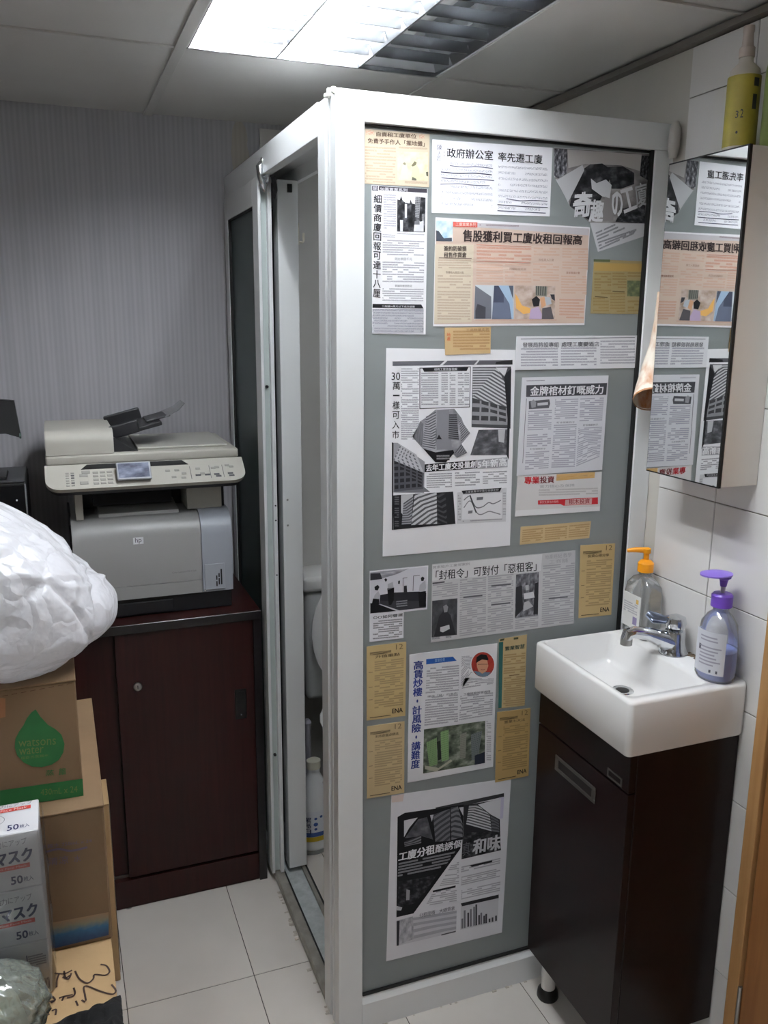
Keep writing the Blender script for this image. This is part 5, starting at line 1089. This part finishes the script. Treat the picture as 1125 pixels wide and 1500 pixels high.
# --- 11 professional investment
zz = (750, 685, 7.03)
c = Clip(zz, [(60, 85), (925, 40), (905, 445), (30, 505)], (214, 212, 212), 'white card with red 專業投資 heading and red banner', .0010)
c.text('headline', '專業', [(130, 95), (282, 92), (282, 162), (130, 172)], (188, 36, 48), .035); c.text('headline', '投資', [(290, 92), (435, 88), (432, 155), (290, 162)], (112, 30, 36), .03)
c.poly('tan_strip', [(460, 70), (855, 45), (850, 105), (455, 135)], print_noise(((196, 152, 96), (208, 170, 112), (180, 150, 110)), 3)); c.text('subheading', '實力信心及保障', [(285, 180), (645, 165), (645, 195), (285, 212)], (160, 160, 162), .0)
c.cr(275, 225, 885, 300, -.03, pitch=4.2, ink=(172, 168, 168)); c.poly('red_banner', [(268, 338), (885, 305), (885, 375), (530, 392), (500, 375), (268, 380)], (196, 44, 54)); c.poly('banner_panel', [(550, 330), (825, 315), (820, 375), (545, 388)], (214, 176, 174), 2); c.text('banner_text', '樹木投資', [(585, 328), (800, 318), (800, 368), (585, 380)], (150, 44, 50), .01, 3); c.text('banner_text', '專家免費為你服務', [(285, 345), (480, 336), (480, 362), (285, 372)], (232, 180, 180), 0., 3); c.poly('white_margin', [(42, 440), (905, 400), (905, 445), (32, 502)], (228, 228, 230), 1)
# --- 12 orange strip
c = Clip(zz, [(90, 610), (815, 550), (795, 725), (82, 795)], (200, 174, 132), 'orange strip of small print below the 專業投資 card', .0006)
oi = (158, 128, 84)
c.col([(110, 640), (320, 620), (315, 755), (100, 775)], pitch=3.6, ink=oi); c.col([(340, 620), (570, 600), (560, 735), (335, 755)], pitch=3.6, ink=oi); c.col([(590, 595), (800, 575), (785, 710), (580, 730)], pitch=3.6, ink=oi)
# --- tan tear-off sheets: 13 right, 16 and 17 left, 20 lower right
def tan_sheet(zc, pts, label, paper=TAN, title='投資有道', side=True, off=.0006):
    c = Clip(zc, pts, paper, label, off, .06)
    T = lambda u, v: bil(pts[:2]+pts[-2:], u, 1-v)
    q = lambda u0, v0, u1, v1: [T(u0, v0), T(u1, v0), T(u1, v1), T(u0, v1)]
    dk = tuple(int(x*.42) for x in paper); ti = tuple(int(x*.74) for x in paper)
    c.poly('bar', q(.08, .085, .62, .125), print_noise((dk, tuple(int(x*.7) for x in paper), paper), 2)); c.text('issue_number', '12', q(.74, .02, .92, .09), tuple(int(x*.6) for x in paper), .0); c.text('subheading', title, q(.22, .135, .84, .175), dk, .015)
    for a, b_ in ((.215, .36), (.375, .60), (.615, .86)): c.col(q(.2, a, .94, b_), pitch=3.6, ink=ti, cover=.7)
    for a in (.35, .55, .72): c.poly('tick', q(.05, a, .15, a+.008), tuple(int(x*.6) for x in paper), 2)
    c.text('logo', 'ENA', q(.66, .885, .93, .945), (26, 24, 22), .04); c.poly('foot_line', q(.08, .962, .62, .972), dk, 2)
    return c
tan_sheet((690, 795, 5.114), [(820, 20), (1080, 5), (1050, 540), (805, 565)], 'tan printed sheet beside the basin, right of 封租令 cutting', (192, 166, 118), '投資心得分享')
tan_sheet((535, 930, 5.488), [(12, 95), (330, 55), (322, 650), (12, 690)], 'upper tan printed sheet at the left panel edge', (194, 170, 122), '升值重點')
tan_sheet((530, 1040, 10.23), [(82, 250), (640, 170), (635, 1240), (78, 1330)], 'lower tan printed sheet at the left panel edge', (194, 172, 132), '利用創富必修法', off=.0014)
tan_sheet((640, 925, 6.667), [(590, 790), (915, 750), (895, 1410), (570, 1475)], 'tan printed sheet beside the vanity, below the teal edged one', (182, 152, 100), '置業七大法', off=.0016)
# --- 19 teal edged tan sheet
c = Clip((640, 925, 6.667), [(606, 75), (880, 30), (855, 725), (600, 755)], (188, 166, 124), 'tan sheet with a teal left edge beside the basin', .0006, .06)
c.poly('teal_edge', [(606, 105), (648, 100), (632, 745), (600, 750)], (52, 104, 100)); c.text('headline', '置業智慧', [(665, 150), (860, 120), (855, 165), (665, 188)], (52, 78, 72), .02); c.poly('tab', [(620, 75), (660, 68), (655, 88), (615, 95)], (80, 84, 60), 2); c.poly('tab', [(750, 60), (795, 55), (795, 75), (750, 80)], (80, 84, 60), 2)
for a, b_ in ((215, 330), (345, 415), (440, 730)): c.col([(655, a+12), (865, a-10), (858, b_-12), (648, b_+10)], pitch=3.6, ink=(146, 120, 80), cover=.7)
c.line('rule', [(705, 432), (805, 420)], .002, (110, 84, 52))
# --- 14 rent order
zz = (520, 780, 2.679)
c = Clip(zz, [(303, 125), (865, 70), (858, 357), (298, 432)], (196, 196, 198), 'wide grey clipping headed 「封租令」可對付「惡租客」', .0006)
c.poly('headline_band', [(304, 128), (735, 85), (730, 150), (303, 190)], (214, 214, 216)); c.text('headline', '「封租令」可對付「惡租客」', [(318, 150), (712, 112), (712, 150), (316, 188)], (40, 40, 44), .012)
c.text('subheading', '買家租戶工業邨案例', [(305, 132), (450, 117), (450, 128), (305, 143)], (140, 140, 144), 0); c.text('subheading', [('地產經紀 教學', [(745, 88), (850, 78), (850, 96), (745, 106)]), ('工商舖', [(762, 108), (835, 101), (835, 117), (762, 124)])], (166, 166, 170), 0.)
gi = (150, 150, 156)
for q in ([(305, 205), (405, 192), (403, 250), (304, 262)], [(412, 185), (515, 175), (513, 395), (410, 412)], [(522, 172), (622, 162), (620, 380), (520, 395)], [(630, 335), (720, 325), (718, 372), (628, 382)], [(738, 130), (862, 118), (856, 352), (732, 368)]): c.col(q, pitch=3.6, ink=gi, cover=.7)
c.poly('rule', [(304, 197), (352, 191), (352, 197), (304, 203)], (84, 84, 90), 2)
for q in ([(425, 252), (500, 244), (500, 250), (425, 258)], [(535, 207), (612, 200), (612, 206), (535, 213)], [(535, 281), (610, 273), (610, 279), (535, 287)], [(760, 257), (835, 250), (835, 255), (760, 262)]): c.poly('rule', q, (96, 96, 102), 2)
c.poly('photo', [(303, 268), (402, 258), (400, 402), (301, 412)], print_noise(((52, 52, 56), (70, 70, 74), (92, 92, 96)), 3), 2); c.poly('figure', [(330, 330), (352, 300), (375, 325), (395, 400), (310, 408)], (44, 44, 48), 3); c.poly('figure_face', [(346, 290), (358, 282), (366, 292), (362, 312), (350, 314)], (140, 140, 144), 4); c.poly('figure_hands', [(335, 372), (370, 362), (372, 378), (345, 392), (334, 388)], (196, 196, 200), 4); c.cr(302, 412, 400, 426, -.1, pitch=4, ink=(120, 120, 126), layer=2)
c.poly('photo', [(632, 165), (722, 155), (718, 325), (627, 336)], print_noise(((60, 60, 64), (104, 104, 110), (150, 150, 156)), 6), 2); c.poly('figure', [(632, 215), (655, 208), (660, 300), (630, 332)], (48, 48, 52), 3); c.poly('figure_shirt', [(662, 240), (700, 232), (706, 255), (664, 262)], (206, 206, 210), 3); c.poly('figure_shirt', [(664, 275), (680, 268), (700, 290), (660, 310)], (176, 176, 180), 3); c.poly('figure_face', [(668, 208), (682, 205), (682, 225), (670, 228)], (176, 176, 180), 3); c.poly('figure', [(705, 200), (720, 195), (718, 320), (700, 322)], (44, 44, 48), 3)
# --- 15 office photo with a text stub
zz = (535, 810, 6.82)
c = Clip(zz, [(45, 182), (630, 125), (618, 562), (385, 590), (382, 850), (43, 890)], (226, 226, 232), 'black and white office photo clipping with a short text stub', .0006)
c.poly('photo', [(50, 195), (620, 138), (608, 545), (50, 605)], (206, 206, 214)); c.poly('ceiling', [(50, 195), (440, 155), (320, 210), (150, 260), (50, 262)], print_noise(((110, 110, 118), (150, 150, 158), (196, 196, 204)), 2), 2); c.poly('dark_wall', [(50, 205), (150, 200), (170, 260), (50, 275)], (52, 52, 58), 3)
c.poly('floor', [(150, 420), (290, 395), (540, 385), (610, 400), (606, 545), (330, 575), (140, 510)], print_windows((60, 60, 66), (36, 36, 42), .5), 2, uv=None); c.poly('dark_floor', [(50, 500), (140, 515), (310, 580), (50, 605)], (22, 22, 26), 3); c.poly('edge_light', [(135, 512), (150, 510), (345, 575), (320, 580)], (206, 206, 212), 4)
for body, leg, hd_ in (([(95, 420), (130, 380), (150, 420), (140, 470), (80, 460)], [(78, 455), (140, 460), (140, 590), (95, 600), (50, 580)], [(92, 340), (125, 318), (142, 340), (125, 375), (98, 370)]),
                       ([(225, 310), (275, 290), (285, 350), (225, 370)], [(220, 355), (290, 345), (285, 470), (260, 520), (235, 520)], [(190, 265), (205, 250), (222, 268), (205, 290)]),
                       ([(545, 320), (600, 270), (608, 350), (595, 380), (535, 380)], [(530, 390), (606, 380), (608, 535), (540, 540)], [(555, 250), (575, 235), (592, 250), (582, 280), (560, 280)])):
    c.poly('figure_shirt', body, (176, 176, 184), 4); c.poly('figure', leg, (20, 20, 24), 4); c.poly('figure_hair', hd_, (34, 34, 38), 5)
c.poly('figure', [(385, 330), (415, 325), (420, 400), (385, 400)], (50, 50, 54), 4); c.poly('wall_mark', [(330, 278), (348, 275), (345, 310), (328, 308)], (34, 34, 38), 4)
for q in ([(375, 250), (420, 245), (420, 250), (375, 255)], [(480, 228), (545, 220), (545, 225), (480, 233)], [(375, 250), (380, 250), (380, 330), (375, 330)], [(480, 228), (485, 228), (480, 380), (475, 380)]): c.poly('door_line', q, (50, 50, 56), 3)
c.cr(310, 480, 420, 550, -.1, pitch=3.4, paper=(50, 50, 56), ink=(150, 150, 156), layer=4)
c.text('subheading', '○○如何營運', [(82, 632), (375, 602), (375, 632), (82, 664)], (26, 26, 30), .02); c.col([(80, 680), (370, 655), (370, 845), (75, 872)], pitch=3.6, ink=(60, 60, 66))
# --- 18 blue vertical headline page
zz = (535, 930, 5.488)
c = Clip(zz, [(357, 160), (1062, 68), (1028, 1060), (340, 1190)], (226, 226, 230), 'white page with blue vertical headline, portrait and green towers photo', .0010)
BL = (52, 66, 138)
c.down('headline', '高賃炒樓·計風險·講難度', [(392, 212), (466, 205), (436, 1072), (368, 1082)], BL, .035, gap=.06)
c.poly('blue_banner', [(490, 195), (705, 175), (735, 208), (490, 238)], (44, 92, 168)); c.text('banner_text', '置業投資', [(560, 192), (640, 184), (640, 212), (560, 220)], (150, 180, 220), 0.)
bi = (128, 128, 138)
for q in ([(495, 268), (755, 242), (752, 455), (485, 478)], [(485, 500), (745, 478), (745, 705), (475, 738)], [(775, 172), (870, 165), (860, 320), (770, 440)], [(800, 345), (1035, 350), (1030, 400), (775, 440)], [(765, 490), (1028, 462), (1022, 650), (755, 695)]): c.col(q, pitch=4.0, ink=bi)
c.text('subheading', [('樓市「睇」的案例', [(500, 488), (740, 460), (740, 478), (500, 505)]), ('工廈投資另類選擇', [(790, 468), (1005, 445), (1005, 465), (790, 488)])], (70, 70, 80), .0)
def ell(cx_, cy_, rx, ry, n=28): return [(cx_+rx*math.cos(2*math.pi*k/n), cy_+ry*math.sin(2*math.pi*k/n)) for k in range(n)]
c.poly('portrait_ring', ell(945, 240, 100, 108), (232, 232, 236), 2); c.poly('portrait', ell(945, 238, 92, 100), print_noise(((150, 44, 40), (176, 64, 52), (120, 40, 40)), 2), 3)
c.poly('portrait_shirt', [(872, 290), (905, 295), (985, 300), (1010, 300), (985, 330), (945, 338), (900, 325)], (112, 132, 152), 4); c.poly('portrait_face', [(895, 215), (935, 195), (980, 200), (990, 250), (975, 290), (940, 312), (910, 290), (898, 255)], (206, 152, 122), 5); c.poly('portrait_hair', [(890, 230), (895, 180), (930, 155), (975, 160), (992, 195), (985, 205), (940, 198), (908, 215)], (30, 28, 30), 6)
c.line('portrait_glasses', [(905, 238), (940, 236), (985, 236)], .0012, (110, 76, 62), 6); c.line('portrait_mouth', [(930, 278), (945, 281), (962, 277)], .0014, (150, 84, 72), 6)
c.poly('photo', [(472, 760), (965, 690), (962, 1030), (465, 1115)], print_noise(((46, 52, 46), (92, 100, 86), (150, 154, 142)), 6), 2)
for q, m_ in (([(490, 865), (575, 825), (580, 1040), (515, 1060)], print_windows((128, 156, 110), (96, 122, 84), .5, .5)), ([(605, 780), (670, 760), (672, 1000), (615, 1020)], print_windows((134, 166, 116), (92, 120, 80), .5, .5)), ([(760, 800), (815, 780), (805, 990), (765, 995)], print_windows((140, 140, 130), (104, 104, 98), .5, .5)), ([(850, 800), (940, 770), (905, 1000), (855, 1010)], print_windows((116, 122, 122), (80, 86, 88), .5, .5))): c.poly('tower', q, m_, 3, uv=(6, 14))
c.poly('road', [(480, 1050), (590, 1070), (690, 1000), (700, 1015), (570, 1100), (480, 1080)], (170, 166, 150), 4); c.poly('dark_block', [(880, 970), (962, 940), (962, 1030), (880, 1045)], (34, 38, 52), 4); c.poly('dark_block', [(575, 860), (605, 850), (612, 1000), (585, 1010)], (34, 40, 34), 4)
c.cr(975, 690, 1012, 1015, .0, pitch=3.6, ink=(150, 150, 158))
# --- 21 bottom page
zz = (565, 1150, 5.77)
c = Clip(zz, [(48, 88), (1060, -60), (982, 1246), (5, 1490)], (226, 226, 232), 'large white page with a slanted dark photo at the panel bottom', .0006)
c.poly('top_bar', [(420, 190), (1000, 68), (1000, 98), (650, 178), (430, 212)], (62, 62, 66)); c.poly('photo', [(100, 270), (160, 235), (660, 165), (655, 450), (630, 540), (235, 1085), (90, 1118)], (24, 24, 28), 1)
c.poly('sky', [(155, 300), (270, 275), (200, 360), (155, 440)], (206, 206, 212), 2); c.poly('facade', [(160, 450), (275, 290), (350, 270), (400, 460), (300, 430)], print_noise(((60, 60, 64), (84, 84, 90), (110, 110, 116)), 3), 2); c.poly('facade', [(155, 480), (300, 420), (300, 490), (160, 520)], print_windows((130, 130, 136), (36, 36, 40), .5), 3, uv=(2, 3)); c.poly('facade', [(400, 250), (545, 200), (545, 470), (420, 480)], print_windows((118, 118, 124), (60, 60, 66), .5), 3, uv=[(0, 0), (2, 1), (2, 7), (0, 5)]); c.poly('facade', [(550, 190), (610, 180), (650, 330), (650, 440), (555, 465)], print_windows((128, 128, 134), (56, 56, 62), .45), 3, uv=[(0, 0), (1, .4), (2, 3), (2, 6), (0, 7)]); c.poly('sky', [(375, 255), (405, 250), (390, 310)], (186, 186, 192), 4); c.poly('sky', [(620, 190), (658, 185), (655, 260)], (196, 196, 202), 4)
c.poly('photo', [(660, 170), (700, 165), (960, 120), (970, 470), (655, 520)], (40, 40, 44), 1); c.poly('sky', [(780, 165), (975, 110), (965, 290), (890, 250)], (216, 216, 222), 2); c.poly('facade', [(705, 170), (770, 165), (880, 250), (895, 390), (680, 330)], print_windows((206, 206, 212), (48, 48, 52), .5), 3, uv=[(0, 0), (1, 0), (3, 2), (4, 8), (0, 8)]); c.poly('facade', [(885, 250), (955, 290), (960, 400), (898, 390)], print_windows((110, 110, 116), (60, 60, 66), .5), 3, uv=(2, 5)); c.poly('dark_base', [(650, 440), (700, 400), (960, 400), (975, 550), (640, 628)], BWD, 2)
c.text('headline', '工廈分租', [(115, 572), (415, 500), (412, 580), (108, 645)], (228, 228, 234), .045, 5); c.text('headline', '酷誘個', [(425, 505), (648, 458), (640, 522), (420, 575)], (220, 220, 226), .03, 5)
c.text('headline', '真', [(650, 490), (715, 475), (712, 590), (648, 605)], (96, 96, 102), .0, 5); c.text('headline', '和味', [(745, 465), (972, 415), (965, 545), (735, 585)], (196, 196, 202), .05, 5)
c.poly('standfirst', [(110, 660), (590, 560), (490, 705), (100, 785)], print_text((24, 24, 28), (150, 150, 156), .66), 4, uv=[(0, 0), (30, 0), (24, 5), (0, 5)])
c.poly('photo_detail', [(110, 815), (330, 780), (440, 750), (330, 910), (240, 1000), (100, 1040)], print_noise(((20, 20, 24), (36, 36, 40), (74, 74, 80)), 7), 4); c.poly('shine', [(175, 880), (205, 890), (200, 970), (172, 975)], (150, 150, 156), 5); c.poly('shine', [(90, 1020), (140, 1035), (130, 1060), (92, 1058)], (190, 190, 196), 5)
ti = (150, 150, 160)
c.col([(560, 660), (620, 650), (620, 840), (450, 860)], pitch=3.4, ink=ti, cover=.72); c.col([(400, 905), (600, 870), (600, 985), (330, 1030)], pitch=3.4, ink=ti, cover=.72)
for a, b_ in ((650, 730), (735, 840), (850, 960)): c.col([(640, a+40), (970, a-35), (965, b_-60), (636, b_+15)], pitch=3.4, ink=ti, cover=.72)
for q in ([(705, 680), (900, 635), (900, 652), (730, 692)], [(398, 892), (592, 848), (590, 866), (398, 908)]): c.poly('subheading_bar', q, (40, 40, 44), 2)
c.text('subheading', '分租面積　大細貨倉', [(285, 1085), (585, 1020), (585, 1055), (285, 1122)], (104, 104, 112), .01)
c.poly('table', [(95, 1145), (600, 1060), (595, 1240), (92, 1360)], print_windows((206, 206, 212), (164, 164, 174), .5), 1, uv=(6, 4)); c.poly('table_edge', [(92, 1150), (118, 1146), (112, 1355), (92, 1360)], (50, 50, 56), 2); c.poly('table_foot', [(470, 1262), (592, 1232), (592, 1242), (470, 1272)], (84, 84, 90), 2); c.poly('photo_fade', [(120, 1140), (230, 1110), (240, 1300), (110, 1350)], print_noise(((140, 140, 148), (180, 180, 188), (206, 206, 212)), 3), 2)
c.poly('chart', [(635, 1020), (955, 950), (945, 1155), (630, 1225)], (206, 206, 212)); c.poly('chart_banner', [(635, 1000), (955, 925), (955, 955), (645, 1025)], (50, 50, 54), 2)
for x_, h_, t_ in ((640, 1130, 1215), (660, 1060, 1210), (690, 1080, 1200), (712, 1050, 1198), (740, 1030, 1190), (758, 1010, 1188), (782, 1100, 1182), (800, 1080, 1180), (825, 1105, 1172), (842, 1090, 1170), (870, 1130, 1162), (895, 1120, 1158), (925, 1105, 1150)):
    c.poly('chart_bar', [(x_, h_), (x_+15, h_-3), (x_+15, t_-4), (x_, t_)], (70, 70, 76) if x_ % 4 else (120, 120, 128), 2)
c.poly('stain', [(955, 105), (1000, 98), (992, 280), (965, 285)], (204, 200, 222), 1); c.poly('tape', [(48, 95), (155, 75), (145, 138), (50, 148)], (222, 206, 200), 3)

bpy.data.objects.remove(_fo)
